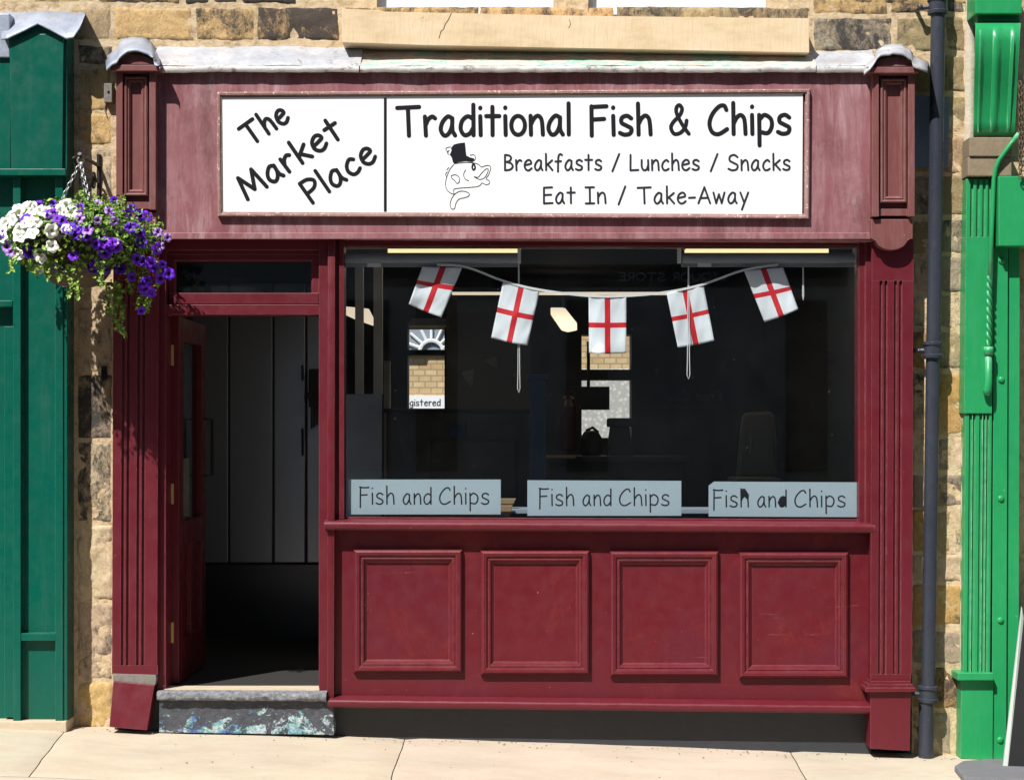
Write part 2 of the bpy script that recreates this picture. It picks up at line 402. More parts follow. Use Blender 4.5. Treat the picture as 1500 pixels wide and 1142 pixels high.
def brick():
    t = NT('yellow rear brick')
    b = t.n.new('ShaderNodeTexBrick'); b.inputs['Scale'].default_value = 3.6
    b.inputs['Color1'].default_value = (0.50, 0.34, 0.17, 1); b.inputs['Color2'].default_value = (0.62, 0.48, 0.28, 1)
    b.inputs['Mortar'].default_value = (0.30, 0.23, 0.15, 1); b.inputs['Mortar Size'].default_value = 0.03
    mp = t.n.new('ShaderNodeMapping'); mp.inputs['Rotation'].default_value = (PI/2, 0, 0)
    t.L(t.tc.outputs['Object'], mp.inputs[0]); t.L(mp.outputs[0], b.inputs[0])
    c = t.mix(t.ramp(t.noise(6, 5, 0.7), [(0.4, 0), (0.7, 0.5)]), b.outputs[0], (0.36, 0.24, 0.12))
    return t.out(c, 0.9)
M['brick'] = brick()
def lace():
    t = NT('pale net curtain')
    v = t.n.new('ShaderNodeTexVoronoi'); v.inputs['Scale'].default_value = 22
    t.L(t.tc.outputs['Object'], v.inputs['Vector'])
    c = t.ramp(v.outputs['Distance'], [(0.1, (0.62, 0.61, 0.57)), (0.5, (0.38, 0.38, 0.36))])
    return t.out(c, 0.9)
M['lace'] = lace()

def set_attr(o, name, fn, kind='FLOAT_COLOR'):
    me = o.data; a = me.attributes.new(name, kind, 'POINT')
    for i in range(len(me.vertices)):
        val = fn(i)
        if kind == 'FLOAT_COLOR': a.data[i].color = (*val, 1)
        else: a.data[i].value = val

# ------------------------------------------------------------------ stroke lettering
def arc(cx, cy, rx, ry, a0, a1, n=14):
    return [(cx+rx*math.cos(math.radians(a0+(a1-a0)*i/n)), cy+ry*math.sin(math.radians(a0+(a1-a0)*i/n))) for i in range(n+1)]
def cr(pts, n=7):                                       # smooth curve through points
    if len(pts) < 3: return pts
    p = [pts[0]]+pts+[pts[-1]]; out = []
    for i in range(1, len(p)-2):
        for k in range(n):
            t = k/n; o = []
            for d in (0, 1):
                a, b, c, e = p[i-1][d], p[i][d], p[i+1][d], p[i+2][d]
                o.append(0.5*(2*b+(c-a)*t+(2*a-5*b+4*c-e)*t*t+(3*b-a-3*c+e)*t**3))
            out.append(tuple(o))
    return out+[pts[-1]]
XH = 0.66
def G_():
    bowl = lambda x0: arc(x0+0.23, XH/2, 0.23, XH/2, 0, 360, 22)
    arch = lambda x: cr([(x, 0.36), (x+0.10, 0.56), (x+0.23, XH), (x+0.34, 0.57), (x+0.38, 0.36), (x+0.40, 0)])
    S_ = lambda w, h: cr([(w*0.95, h*0.86), (w*0.6, h), (w*0.18, h*0.9), (w*0.14, h*0.64), (w*0.55, h*0.48), (w*0.95, h*0.32), (w*0.85, h*0.07), (w*0.4, 0), (0, h*0.10)])
    g = {
     'T': (0.74, [[(0, 0.97), (0.74, 1.0)], [(0.36, 0.98), (0.39, 0)]]),
     'r': (0.36, [[(0.02, XH), (0.05, 0)], cr([(0.05, 0.38), (0.13, 0.56), (0.26, XH), (0.36, 0.6)])]),
     'a': (0.50, [cr([(0.41, 0.58), (0.26, XH), (0.08, 0.46), (0.02, 0.2), (0.13, 0.0), (0.28, 0.06), (0.39, 0.3), (0.41, 0.58)]), cr([(0.41, 0.6), (0.41, 0.2), (0.50, 0.0)])]),
     'd': (0.48, [cr([(0.44, 0.56), (0.26, XH), (0.07, 0.5), (0.02, 0.22), (0.14, 0.01), (0.32, 0.06), (0.44, 0.26)]), [(0.45, 1.06), (0.45, 0.0)]]),
     'i': (0.06, [[(0.03, XH), (0.04, 0)], [(0.03, 0.94), (0.035, 0.955)]]),
     't': (0.44, [[(0.21, 0.98), (0.21, 0.0)], [(0, 0.66), (0.44, 0.66)]]),
     'o': (0.46, [bowl(0)]),
     'n': (0.43, [[(0.02, XH), (0.03, 0)], arch(0.03)]),
     'l': (0.05, [[(0.03, 1.08), (0.03, 0)]]),
     'F': (0.54, [[(0.04, 1.0), (0.04, -0.02)], [(0.04, 0.98), (0.54, 1.0)], [(0.04, 0.54), (0.46, 0.56)]]),
     's': (0.40, [S_(0.40, XH)]),
     'h': (0.43, [[(0.02, 1.08), (0.03, 0)], arch(0.03)]),
     '&': (0.68, [cr([(0.68, 0.0), (0.45, 0.3), (0.24, 0.68), (0.22, 0.9), (0.33, 1.0), (0.43, 0.86), (0.34, 0.64), (0.10, 0.4), (0.02, 0.2), (0.14, 0.0), (0.36, 0.03), (0.54, 0.22), (0.60, 0.46)])]),
     'C': (0.62, [cr([(0.60, 0.84), (0.52, 0.99), (0.34, 0.95), (0.12, 0.68), (0.03, 0.36), (0.12, 0.07), (0.34, 0.0), (0.62, 0.17)])]),
     'p': (0.46, [[(0.02, XH), (0.03, -0.40)], cr([(0.03, 0.5), (0.2, XH), (0.41, 0.52), (0.44, 0.25), (0.3, 0.03), (0.03, 0.08)])]),
     'B': (0.52, [[(0.03, 1.0), (0.03, 0)], cr([(0.03, 1.0), (0.3, 0.96), (0.42, 0.8), (0.3, 0.6), (0.04, 0.54)]), cr([(0.1, 0.55), (0.4, 0.46), (0.52, 0.25), (0.36, 0.05), (0.03, 0.0)])]),
     'e': (0.46, [cr([(0.03, 0.33), (0.25, 0.38), (0.43, 0.45), (0.38, 0.62), (0.23, XH), (0.06, 0.5), (0.02, 0.22), (0.14, 0.02), (0.3, 0.0), (0.46, 0.13)])]),
     'k': (0.44, [[(0.03, 1.06), (0.04, 0)], [(0.42, 0.64), (0.05, 0.3)], [(0.14, 0.38), (0.44, 0)]]),
     'f': (0.42, [cr([(0.42, 0.98), (0.3, 1.04), (0.2, 0.9), (0.17, 0.5), (0.16, -0.1)]), [(0, 0.56), (0.36, 0.58)]]),
     '/': (0.36, [[(0.36, 1.04), (0.0, -0.06)]]),
     'L': (0.50, [[(0.03, 1.0), (0.02, 0.0), (0.50, 0.02)]]),
     'u': (0.44, [cr([(0.02, XH), (0.03, 0.2), (0.16, 0.0), (0.32, 0.06), (0.40, 0.28)]), [(0.41, XH), (0.43, 0)]]),
     'c': (0.42, [cr([(0.40, 0.56), (0.27, XH), (0.09, 0.5), (0.02, 0.25), (0.12, 0.02), (0.28, 0.0), (0.42, 0.09)])]),
     'S': (0.58, [S_(0.58, 1.0)]),
     'E': (0.54, [[(0.52, 1.0), (0.04, 0.98), (0.03, 0.0), (0.54, 0.02)], [(0.04, 0.52), (0.46, 0.54)]]),
     'I': (0.46, [[(0, 1.0), (0.46, 1.0)], [(0.23, 1.0), (0.23, 0)], [(0, 0), (0.46, 0)]]),
     '-': (0.34, [[(0, 0.34), (0.34, 0.36)]]),
     'A': (0.66, [[(0, 0), (0.34, 1.0)], [(0.34, 1.0), (0.66, 0)], [(0.10, 0.32), (0.56, 0.34)]]),
     'w': (0.62, [[(0, XH), (0.15, 0), (0.31, 0.56), (0.46, 0), (0.62, XH)]]),
     'y': (0.46, [[(0.02, XH), (0.22, 0.06)], [(0.46, XH), (0.10, -0.40)]]),
     'M': (0.78, [[(0.0, 0.0), (0.12, 1.0), (0.39, 0.2), (0.66, 1.0), (0.78, 0.0)]]),
     'P': (0.50, [[(0.03, 1.0), (0.04, 0)], cr([(0.03, 1.0), (0.32, 0.97), (0.50, 0.76), (0.36, 0.52), (0.05, 0.46)])]),
     'g': (0.46, [cr([(0.42, 0.56), (0.26, XH), (0.07, 0.5), (0.02, 0.25), (0.14, 0.02), (0.32, 0.06), (0.42, 0.28)]), cr([(0.43, XH), (0.44, 0.0), (0.38, -0.28), (0.2, -0.36), (0.04, -0.26)])]),
     'v': (0.46, [[(0, XH), (0.23, 0), (0.46, XH)]]),
     'R': (0.56, [[(0.03, 1.0), (0.03, 0)], cr([(0.03, 1.0), (0.34, 0.97), (0.50, 0.76), (0.36, 0.54), (0.05, 0.5)]), [(0.22, 0.5), (0.56, 0)]]),
     'O': (0.74, [arc(0.37, 0.5, 0.37, 0.5, 0, 360, 26)]),
     'Q': (0.74, [arc(0.37, 0.5, 0.37, 0.5, 0, 360, 26), [(0.45, 0.22), (0.76, -0.06)]]),
     'U': (0.62, [cr([(0.02, 1.0), (0.03, 0.3), (0.16, 0.03), (0.34, 0.0), (0.52, 0.1), (0.6, 0.4), (0.61, 1.0)])]),
     ' ': (0.30, []),
    }
    g['ƒ'] = (0.50, [[(0.04, 1.0), (0.03, -0.20)], cr([(0.0, 1.02), (0.25, 0.98), (0.52, 1.0)]), [(0.04, 0.54), (0.42, 0.56)]])   # tall F of the window signs
    return g
GL = G_()
def layout(text, gap=0.19):
    x = 0; out = []
    for c in text:
        wd, st = GL[c]
        for s in st: out.append([(x+a, b) for a, b in s])
        x += wd+gap
    return out, x-gap
def ribbon(mb, pts, hw, f, lift):
    """flat rounded stroke; f(u,v,h) -> point"""
    q = [pts[0]]
    for p in pts[1:]:
        if math.hypot(p[0]-q[-1][0], p[1]-q[-1][1]) > 1e-5: q.append(p)
    if len(q) < 2: return
    closed = math.hypot(q[0][0]-q[-1][0], q[0][1]-q[-1][1]) < 1e-4
    # split at sharp corners so joins stay round
    runs = [[q[0]]]
    for i in range(1, len(q)):
        runs[-1].append(q[i])
        if i < len(q)-1:
            a = Vector((q[i][0]-q[i-1][0], q[i][1]-q[i-1][1])); b = Vector((q[i+1][0]-q[i][0], q[i+1][1]-q[i][1]))
            if a.angle(b) > 0.7: runs.append([q[i]])
    for ri, r in enumerate(runs):
        n = len(r); rows = []; lf = lift*(1+0.11*ri)
        for i in range(n):
            a = r[max(i-1, 0)]; b = r[min(i+1, n-1)]
            t = Vector((b[0]-a[0], b[1]-a[1])).normalized(); nn = Vector((-t.y, t.x))
            p = Vector(r[i])
            rows.append((mb.v(f(*(p+nn*hw), lf*0.2)), mb.v(f(p.x, p.y, lf)), mb.v(f(*(p-nn*hw), lf*0.2)), t, p))
        for A, B in zip(rows, rows[1:]):
            mb.f([A[0], B[0], B[1], A[1]]); mb.f([A[1], B[1], B[2], A[2]])
        for R, sgn in ((rows[0], -1), (rows[-1], 1)):
            t = R[3]*sgn; nn = Vector((-R[3].y, R[3].x)); fan = [R[0]]
            for k in range(1, 6):
                a = PI*k/6
                fan.append(mb.v(f(*(R[4]+nn*hw*math.cos(a)+t*hw*math.sin(a)), lf*0.2)))
            fan.append(R[2])
            for u, v in zip(fan, fan[1:]): mb.f([R[1], u, v])
def lettering(name, text, p0, p1, cap, weight, y, mat, parent, gap=0.19, mirror=False, label=None):
    """text along the baseline from photo pixel p0 to p1 at depth y; cap height and stroke weight in pixels"""
    st, W = layout(text, gap)
    d = Vector((p1[0]-p0[0], p1[1]-p0[1])); Lp = d.length; d.normalize(); up = Vector((d.y, -d.x))
    mb = MB(); sx = Lp/W
    def f(u, v, h):
        px = p0[0]+d.x*u+up.x*v; py = p0[1]+d.y*u+up.y*v
        q = P(px, py, y); q.y += h if mirror else -h
        return q
    for i, s in enumerate(st):
        ribbon(mb, [(a*sx, b*cap) for a, b in s], weight/2, f, 0.0004*(1+0.11*(i % 7)))
    o = mb.build(name, mat, parent)
    if label: o['label'] = label
    return o

# ------------------------------------------------------------------ setting: pavement, road
def tone_of(rng, base, amp):
    k = 1+rng.uniform(-amp, amp); return tuple(c*k*(1+rng.uniform(-0.05, 0.05)) for c in base)
def pavement():
    mb = MB(); tones = []; rng = random.Random(3)
    edges = [-6.2, -4.6, -3.35, X(100, -0.05)-0.02, X(593, -0.05), X(1160, -0.05), 2.95, 4.1, 5.6, 7]
    def slab_(x0a, x1a, x0b, x1b, y0, y1):
        n0 = len(mb.bm.verts)
        gx = 24; gy = 14; g = 0.0025
        rows = []
        tone = tone_of(rng, (0.51, 0.44, 0.35), 0.07)
        for j in range(gy+1):
            v = j/gy; row = []
            for i in range(gx+1):
                u = i/gx
                xa = x0a+g+(x1a-x0a-2*g)*u; xb = x0b+g+(x1b-x0b-2*g)*u
                x = xa+(xb-xa)*v; y = y0+g+(y1-y0-2*g)*v
                e = min(u*(x1a-x0a), (1-u)*(x1a-x0a), v*(y1-y0), (1-v)*(y1-y0))
                dz = -0.007*max(0, 1-e/0.012)
                row.append(mb.v((x+0.005*noise.noise((x*5, y*5, 1)), y, ground(x)+dz+0.006*noise.noise((x*2, y*2, 5)))))
            rows.append(row)
        for j in range(gy):
            for i in range(gx): mb.f([rows[j][i], rows[j][i+1], rows[j+1][i+1], rows[j+1][i]])
        tones.extend([tone]*(len(mb.bm.verts)-n0))
    for a, b in zip(edges, edges[1:]):
        sk = lambda e: e+(0.17 if abs(e-edges[3]) < 1e-6 else (-0.08 if abs(e-edges[5]) < 1e-6 else 0.0))
        slab_(sk(a), sk(b), a, b, -1.32, 0.06)
    edges2 = [-6.2, -5, -3.8, -2.8, -1.6, -0.2, 0.9, 2.1, 3.2, 4.6, 7]
    for a, b in zip(edges2, edges2[1:]): slab_(a, b, a, b, -2.4, -1.32)
    o = mb.build('pavement', M['slab'], None, True)
    set_attr(o, 'tone', lambda i: tones[i]); o['kind'] = 'structure'
    mb = MB(); mb.prism([Vector((-20, -2.4, ground(-20)-0.02)), Vector((20, -2.4, ground(20)-0.02)), Vector((20, -2.4, ground(20)-0.5)), Vector((-20, -2.4, ground(-20)-0.5))],
                        [Vector((-20, 14, ground(-20)-0.02)), Vector((20, 14, ground(20)-0.02)), Vector((20, 14, ground(20)-0.5)), Vector((-20, 14, ground(-20)-0.5))])
    mb.build('ground', M['soil'])['kind'] = 'structure'
    mb = MB(); mb.prism([Vector((-20, -60, ground(-20)-0.14)), Vector((20, -60, ground(20)-0.14)), Vector((20, -60, ground(20)-0.6)), Vector((-20, -60, ground(-20)-0.6))],
                        [Vector((-20, -2.55, ground(-20)-0.14)), Vector((20, -2.55, ground(20)-0.14)), Vector((20, -2.55, ground(20)-0.6)), Vector((-20, -2.55, ground(-20)-0.6))])
    mb.build('road', M['asphalt'])['kind'] = 'structure'
    mb = MB(); mb.prism([Vector((-20, -2.55, ground(-20)-0.005)), Vector((20, -2.55, ground(20)-0.005)), Vector((20, -2.55, ground(20)-0.6)), Vector((-20, -2.55, ground(-20)-0.6))],
                        [Vector((-20, -2.402, ground(-20)-0.005)), Vector((20, -2.402, ground(20)-0.005)), Vector((20, -2.402, ground(20)-0.6)), Vector((-20, -2.402, ground(-20)-0.6))], 0.01)
    mb.build('kerb', M['rubber'])['kind'] = 'structure'
pavement()
def grit():
    m = MB(); rng = random.Random(5)
    for _ in range(150):
        x = rng.uniform(-2.4, 2.4); y = -0.07-abs(rng.gauss(0, 0.07)) if rng.random() < 0.8 else rng.uniform(-1.1, -0.1)
        r = rng.uniform(0.002, 0.006); a = rng.uniform(0, 3); c = Vector((x, y, ground(x)+0.002))
        pts = [c+Vector((r*math.cos(a+k*1.57)*rng.uniform(.6, 1.4), r*math.sin(a+k*1.57)*rng.uniform(.6, 1.4), 0)) for k in range(4)]
        m.prism([p+Vector((0, 0, r*rng.uniform(.4, .9))) for p in pts], pts)
    o = m.build('grit', M['gritm']); o['kind'] = 'stuff'; o['label'] = 'fine grit and crumbs of stone scattered along the wall foot'
grit()

# ------------------------------------------------------------------ stone building
bld = thing('stone_building', 'old yellow sandstone building with sooty blocks rising above and beside the maroon shopfront', 'building', (0, 0.2, 0))
def stones():
    mb = MB(); tones = []; soots = []; rng = random.Random(11)
    YEL = (0.68, 0.45, 0.20); PALE = (0.64, 0.53, 0.39); BRN = (0.36, 0.28, 0.19); GRY = (0.31, 0.285, 0.25); OLV = (0.22, 0.19, 0.11)
    ORG = (0.52, 0.30, 0.10)
    def block(x0, y0, x1, y1, tone, soot, rough=1.0, out=0.012, ybase=0.0):
        n0 = len(mb.bm.verts); w_ = (x1-x0)/S; h_ = (y1-y0)/S
        nx = max(4, int(w_/0.012)); ny = max(4, int(h_/0.012)); rows = []
        jit = [(rng.uniform(-1.5, 1.5), rng.uniform(-1.5, 1.5)) for _ in range(4)]
        so_ = rng.uniform(0, 90)
        for j in range(ny+1):
            v = j/ny; row = []
            for i in range(nx+1):
                u = i/nx
                jx = (jit[0][0]*(1-u)+jit[1][0]*u)*(1-v)+(jit[3][0]*(1-u)+jit[2][0]*u)*v
                jy = (jit[0][1]*(1-u)+jit[1][1]*u)*(1-v)+(jit[3][1]*(1-u)+jit[2][1]*u)*v
                px = x0+(x1-x0)*u+jx; py = y0+(y1-y0)*v+jy
                e = min(u*w_, (1-u)*w_, v*h_, (1-v)*h_)
                k = max(0, 1-e/0.009); p = P(px, py, 0)
                nz = noise.fractal((p.x*9+so_, p.z*9, so_), 0.7, 2.1, 6)*0.0075*rough
                p.x += noise.noise((p.x*16, p.z*16, so_))*0.0035; p.z += noise.noise((p.x*16, p.z*16, so_+7))*0.0035
                p.y = ybase-out+nz+0.010*k*k
                row.append(mb.v(p))
            rows.append(row)
        for j in range(ny):
            for i in range(nx): mb.f([rows[j][i], rows[j+1][i], rows[j+1][i+1], rows[j][i+1]])
        t = tone_of(rng, tone, 0.10)
        tones.extend([t]*(len(mb.bm.verts)-n0)); soots.extend([soot]*(len(mb.bm.verts)-n0))
    # courses above the shopfront
    for x0, x1, t, s in ((100, 163, BRN, .25), (168, 284, YEL, .16), (287, 373, YEL, .26), (376, 498, YEL, .42), (503, 700, YEL, .3), (704, 900, YEL, .3), (904, 1186, BRN, .3), (1190, 1308, GRY, .3), (1311, 1380, OLV, .25), (1383, 1412, OLV, .25)):
        block(x0, 11 if x0 < 1180 else 26, x1, 60 if x0 < 1180 else 77, t, s)
    for yy in range(7):
        y1 = 8-yy*62 if True else 0; xs = 95+rng.uniform(-50, 0)
        while xs < 1430:
            wd = rng.uniform(80, 150)
            hit = (yy < 6) and (xs < 1130 and xs+wd > 545)
            if yy == 0:
                if xs > 1180: pass
            if not hit: block(xs, y1-58, xs+wd-5, y1-1, rng.choice([YEL, YEL, BRN, PALE]), rng.uniform(.15, .5))
            xs += wd
    for x0, x1, t, s in ((1190, 1300, YEL, .22), (1304, 1365, YEL, .3), (1384, 1412, GRY, .3)):
        block(x0, -20, x1, 21, t, s)
    # strip between dark green and maroon shopfronts
    for y0, y1, t, s, rg in ((66, 97, BRN, .3, 1), (100, 162, YEL, .2, 1), (165, 214, YEL, .15, 1), (217, 290, PALE, .25, 1), (293, 352, GRY, .25, 1), (355, 405, GRY, .25, 1), (408, 446, PALE, .15, .8), (449, 544, PALE, .22, .7), (548, 644, (0.36, 0.30, 0.25), .33, .5),
                             (648, 765, PALE, .30, 1.2), (768, 878, PALE, .06, 2.0), (881, 994, PALE, .24, 1.2), (997, 1066, YEL, .10, 1.6)):
        block(114, y0, 166, y1, t, s, rg)
        if y0 > 90: block(92, y0+rng.uniform(-9, 9), 111, y1+rng.uniform(-6, 6), GRY, .35, 1, 0.0, 0.03)
    # strip between maroon and bright green shopfronts
    ys = [80, 138, 200, 256, 320, 376, 431, 482, 543, 638, 692, 745, 810, 853, 920, 975, 1040, 1104]
    for i, (a, b) in enumerate(zip(ys, ys[1:])):
        xm = 1356+rng.uniform(-4, 6) if i > 5 else 1368+rng.uniform(-5, 5)
        tl = [OLV, OLV, BRN, GRY, OLV, PALE, PALE, ORG, PALE, PALE, GRY, ORG, PALE, ORG, GRY, ORG, GRY][i]
        tr = [OLV, OLV, BRN, OLV, GRY, GRY, BRN, BRN, ORG, GRY, GRY, BRN, PALE, ORG, GRY, ORG, GRY][i]
        block(1334, a+2, xm, b-2, tl, rng.uniform(.05, .28), 1.2)
        if i in (6, 9, 11, 16):
            block(xm+4, a+2, 1392, b-2, tr, rng.uniform(.1, .3), 1.2); block(1396, a+2, 1414, b-2, PALE, rng.uniform(.1, .3))
        else: block(xm+4, a+rng.uniform(0, 5), 1414, b-rng.uniform(0, 4), tr, rng.uniform(.1, .32), 1.2)
    o = mb.build('stone_blocks', M['stone'], bld, True)
    set_attr(o, 'tone', lambda i: tones[i]); set_attr(o, 'soot', lambda i: soots[i], 'FLOAT')
stones()
def shell():
    m = MB()                                            # masonry behind the blocks (with mortar joints showing), round the shopfront opening
    m.r(60, 60, 166, 1090, -0.008, 0.40, 0)
    m.r(1336, 60, 1440, 1120, -0.008, 0.40, 0)
    m.r(60, 352, -700, 1090, 0.06, 0.40, 0); m.r(1440, 352, 2200, 1120, 0.06, 0.40, 0)
    m.r(-700, 24, 2200, 352, -0.0075, 0.40, 0)
    m.r(-700, -420, 552, 24, -0.0075, 0.40, 0); m.r(812, -420, 862, 24, -0.0075, 0.40, 0); m.r(1124, -420, 2200, 24, -0.0075, 0.40, 0)
    m.r(552, -420, 812, -300, 0.009, 0.40, 0); m.r(862, -420, 1124, -300, 0.009, 0.40, 0)
    m.build('masonry', M['mortar'], bld)
    for a, b in ((553, 811), (863, 1123)):              # windows above
        m = MB(); m.r(a, -300, a+22, 22, 0.06, 0.14); m.r(b-22, -300, b, 22, 0.06, 0.14); m.r(a+22, -16, b-22, 21.5, 0.06, 0.14); m.r(a+22, -300, b-22, -284, 0.06, 0.14)
        m.q([(a-2, 15), (b+2, 15), (b+2, 22), (a-2, 22)], 0.03, 0.1, 0.003)
        fr = m.build('window', M['wframe'], bld)
        m = MB(); m.r(a+22, -284, b-22, -16, 0.09, 0.096, 0); m.build('pane', M['glass2'], fr)
        m = MB(); m.r(a+4, -290, b-4, -6, 0.15, 0.17, 0); m.build('window_blind', M['wframe'], fr)
    m = MB()
    q = [(501, 13), (556, 15), (564, 18), (812, 22.5), (862, 23.5), (1124, 26.5), (1185, 27), (1185.5, 77.5), (900, 71.5), (620, 66), (501, 62.5)]
    n = len(q)
    m.q(q, -0.16, 0.05, 0.0025)
    s = m.build('window_sill', M['sillstone'], bld)
    m = MB()
    ribbon(m, [(661, 20), (657, 29), (652, 36), (650, 43), (646, 46), (643, 56)], 0.55, lambda u, v, h: P(u, v, -0.1605)+Vector((0, -h, 0)), 0.0006)
    m.build('crack', M['soil'], s); m = MB()
    ribbon(m, [(834, 29), (836, 36), (833, 41)], 0.4, lambda u, v, h: P(u, v, -0.1605)+Vector((0, -h, 0)), 0.0007)
    m.build('crack', M['soil'], s)
    # room inside
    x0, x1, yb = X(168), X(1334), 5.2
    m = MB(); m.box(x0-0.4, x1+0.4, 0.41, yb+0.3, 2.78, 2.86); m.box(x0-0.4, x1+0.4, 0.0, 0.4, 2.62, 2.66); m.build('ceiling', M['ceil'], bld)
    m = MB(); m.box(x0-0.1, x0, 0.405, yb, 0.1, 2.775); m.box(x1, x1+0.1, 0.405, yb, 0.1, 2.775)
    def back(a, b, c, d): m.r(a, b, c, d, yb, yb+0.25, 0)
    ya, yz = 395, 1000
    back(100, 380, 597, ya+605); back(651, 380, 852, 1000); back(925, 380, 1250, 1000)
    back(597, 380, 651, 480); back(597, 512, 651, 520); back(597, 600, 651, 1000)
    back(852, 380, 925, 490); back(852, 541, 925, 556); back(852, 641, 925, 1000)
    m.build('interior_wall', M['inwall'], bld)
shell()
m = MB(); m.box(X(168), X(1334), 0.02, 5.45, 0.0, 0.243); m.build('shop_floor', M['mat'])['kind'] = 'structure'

# ------------------------------------------------------------------ maroon shopfront
shop = thing('maroon_shopfront', 'weathered maroon timber shopfront with open doorway, large window and panelled stall riser', 'shopfront', (0, -0.05, 0))
YF, YC, YP, YS = -0.16, -0.23, -0.14, -0.06
def moulded(mb, quad, y0, steps, bev=0):
    """steps: (inset px, dy from y0)"""
    mb.rings([(inset(quad, d), y0+dy) for d, dy in steps])
# fascia
m = MB(); m.q([(228, 100), (1279, 100), (1279, 353), (228, 347)], YF, 0.0, 0.004); m.r(228, 341, 1279, 350, YF-0.012, YF+0.004, 0.003)
fascia = m.build('fascia_board', M['faded'], shop)
# lead flashing over the fascia
def flashing(name, px0, px1, mat, seedk, zt=66, lip=104):
    m = MB()
    prof = [(0.005, Z(zt, -0.02)), (-0.05, Z(zt+8, -0.05)), (-0.13, Z(zt+20, -0.13)), (-0.172, Z(lip-10, -0.172)), (-0.178, Z(lip-7.5, -0.178)), (-0.170, Z(lip-6, -0.170)), (-0.168, Z(lip-2, -0.168)), (-0.16, Z(lip-3, -0.16)), (-0.05, Z(lip-6, -0.05)), (0.005, Z(lip-6, 0))]
    m.sweep(prof, X(px0, -0.1), X(px1, -0.1), max(4, int((px1-px0)/6)), lambda x: (0.007*noise.noise((x*5, seedk, 0))+0.003*noise.noise((x*21, seedk, 2)), 0.006*noise.noise((x*3, seedk, 3))+0.0025*noise.noise((x*19, seedk, 5))))
    o = m.build(name, mat, shop, True, 60)
    m = MB()
    lp = [(-0.170, Z(lip-7, -0.17)), (-0.196, Z(lip-7.2, -0.196)), (-0.203, Z(lip-5, -0.203)), (-0.203, Z(lip-1, -0.203)), (-0.196, Z(lip+2.5, -0.196)), (-0.185, Z(lip+2.5, -0.185)), (-0.170, Z(lip-2, -0.17))]
    m.sweep(lp, X(px0+2, -0.1), X(px1-2, -0.1), max(4, int((px1-px0)/5)), lambda x: (0.003*noise.noise((x*5, seedk, 0))+0.003*noise.noise((x*27, seedk, 2)), 0.004*noise.noise((x*4, seedk, 3))+0.003*noise.noise((x*24, seedk, 5))))
    m.build('rolled_lip', M['lip'], o, True, 60)
    return o
flashing('lead_flashing', 226, 530, M['lead'], 1.3)
flashing('lead_flashing', 528, 1192, M['leadgreen'], 2.7, 70)
flashing('lead_flashing', 1190, 1282, M['lead'], 4.1, 72)

def console(px0, px1, py0, py1, left):
    m = MB(); m.r(px0+9, py0, px1-9 if left else px1-9, py1, YC+0.045, 0.0, 0.003)
    m.r(px0, py0, px0+9.5, py1+1, YC+0.005, 0.0, 0.003); m.r(px1-9.5, py0, px1, py1+1, YC+0.005, 0.0, 0.003)
    m.r(px0+9, py0, px1-9, py0+5, YC+0.02, 0.0, 0.002); m.r(px0+9, py1-10, px1-9, py1, YC+0.03, 0.0, 0.002)
    c = m.build('console', M['faded2'], shop)
    m = MB()
    q = rect(px0+12, py0+9, px1-12, py1-19)
    moulded(m, q, YC+0.044, [(0, 0), (0, -0.026), (2, -0.030), (4, -0.026), (4.5, -0.018), (6.5, -0.022), (9, -0.014), (9.5, -0.002)])
    m.build('panel_moulding', M['faded2'], c)
    m = MB(); m.r(px0-8, py0-8, px1+6, py0+1, YC-0.03, 0.0, 0.004); m.build('cap_shelf', M['faded2'], c)
    cx = (px0+px1)/2
    pts = [(cx-31, py0-9)]+[(cx+26*math.cos(a), py0-9-13*math.sin(a)) for a in [PI-PI*k/12 for k in range(13)]]+[(cx+31, py0-9)]
    m = MB(); m.q(pts, YC-0.015, 0.0, 0.0); m.build('pediment', M['faded2'], c)
    # dressed lead hood over the pediment
    m = MB(); rows = []
    path = [(cx-44, py0-1), (cx-34, py0-9), (cx-28, py0-13)]+[(cx+27*math.cos(a), py0-15-15*math.sin(a)) for a in [PI*0.95-PI*0.9*k/12 for k in range(13)]]+[(cx+28, py0-13), (cx+36, py0-9), (cx+(36 if left else 50), py0-4)]
    for i, (a, b) in enumerate(path):
        row = []
        for y, dz in ((YC-0.045, -4), (YC-0.045, 0), (YC-0.02, -3), (-0.12, -9), (0.0, -20 if left else -12)):
            jx = 3*noise.noise((i*0.7, y*9, cx)); jy = 3*noise.noise((i*0.6, y*9, cx+9))
            row.append(m.v(P(a+jx, b+jy+dz+(8 if (y, dz) == (YC-0.045, -4) else 0), y)))
        rows.append(row)
    for A, B in zip(rows, rows[1:]):
        for k in range(4): m.f([A[k], B[k], B[k+1], A[k+1]])
    o = m.build('lead_hood', M['leadcap'] if left else M['lead'], c, True)
    sm = o.modifiers.new('thick', 'SOLIDIFY'); sm.thickness = 0.003
    return c
console(170, 228, 103, 306, True)
cr_ = console(1278, 1340, 106, 316, False)
# corbel under the right console
def corbel(px0, px1, y0, cx):
    pts = [(px0, y0), (px1, y0), (px1, y0+28), (cx+23, y0+30)]+[(cx+23*math.cos(a), y0+30+15*math.sin(a)) for a in [PI*k/10 for k in range(1, 10)]]+[(cx-23, y0+30), (px0, y0+28)]
    m = MB(); m.q(pts, YC+0.03, -0.05, 0.003); return m.build('corbel', M['faded2'], shop)
corbel(1276, 1337, 321, 1306); corbel(166, 229, 311, 198)

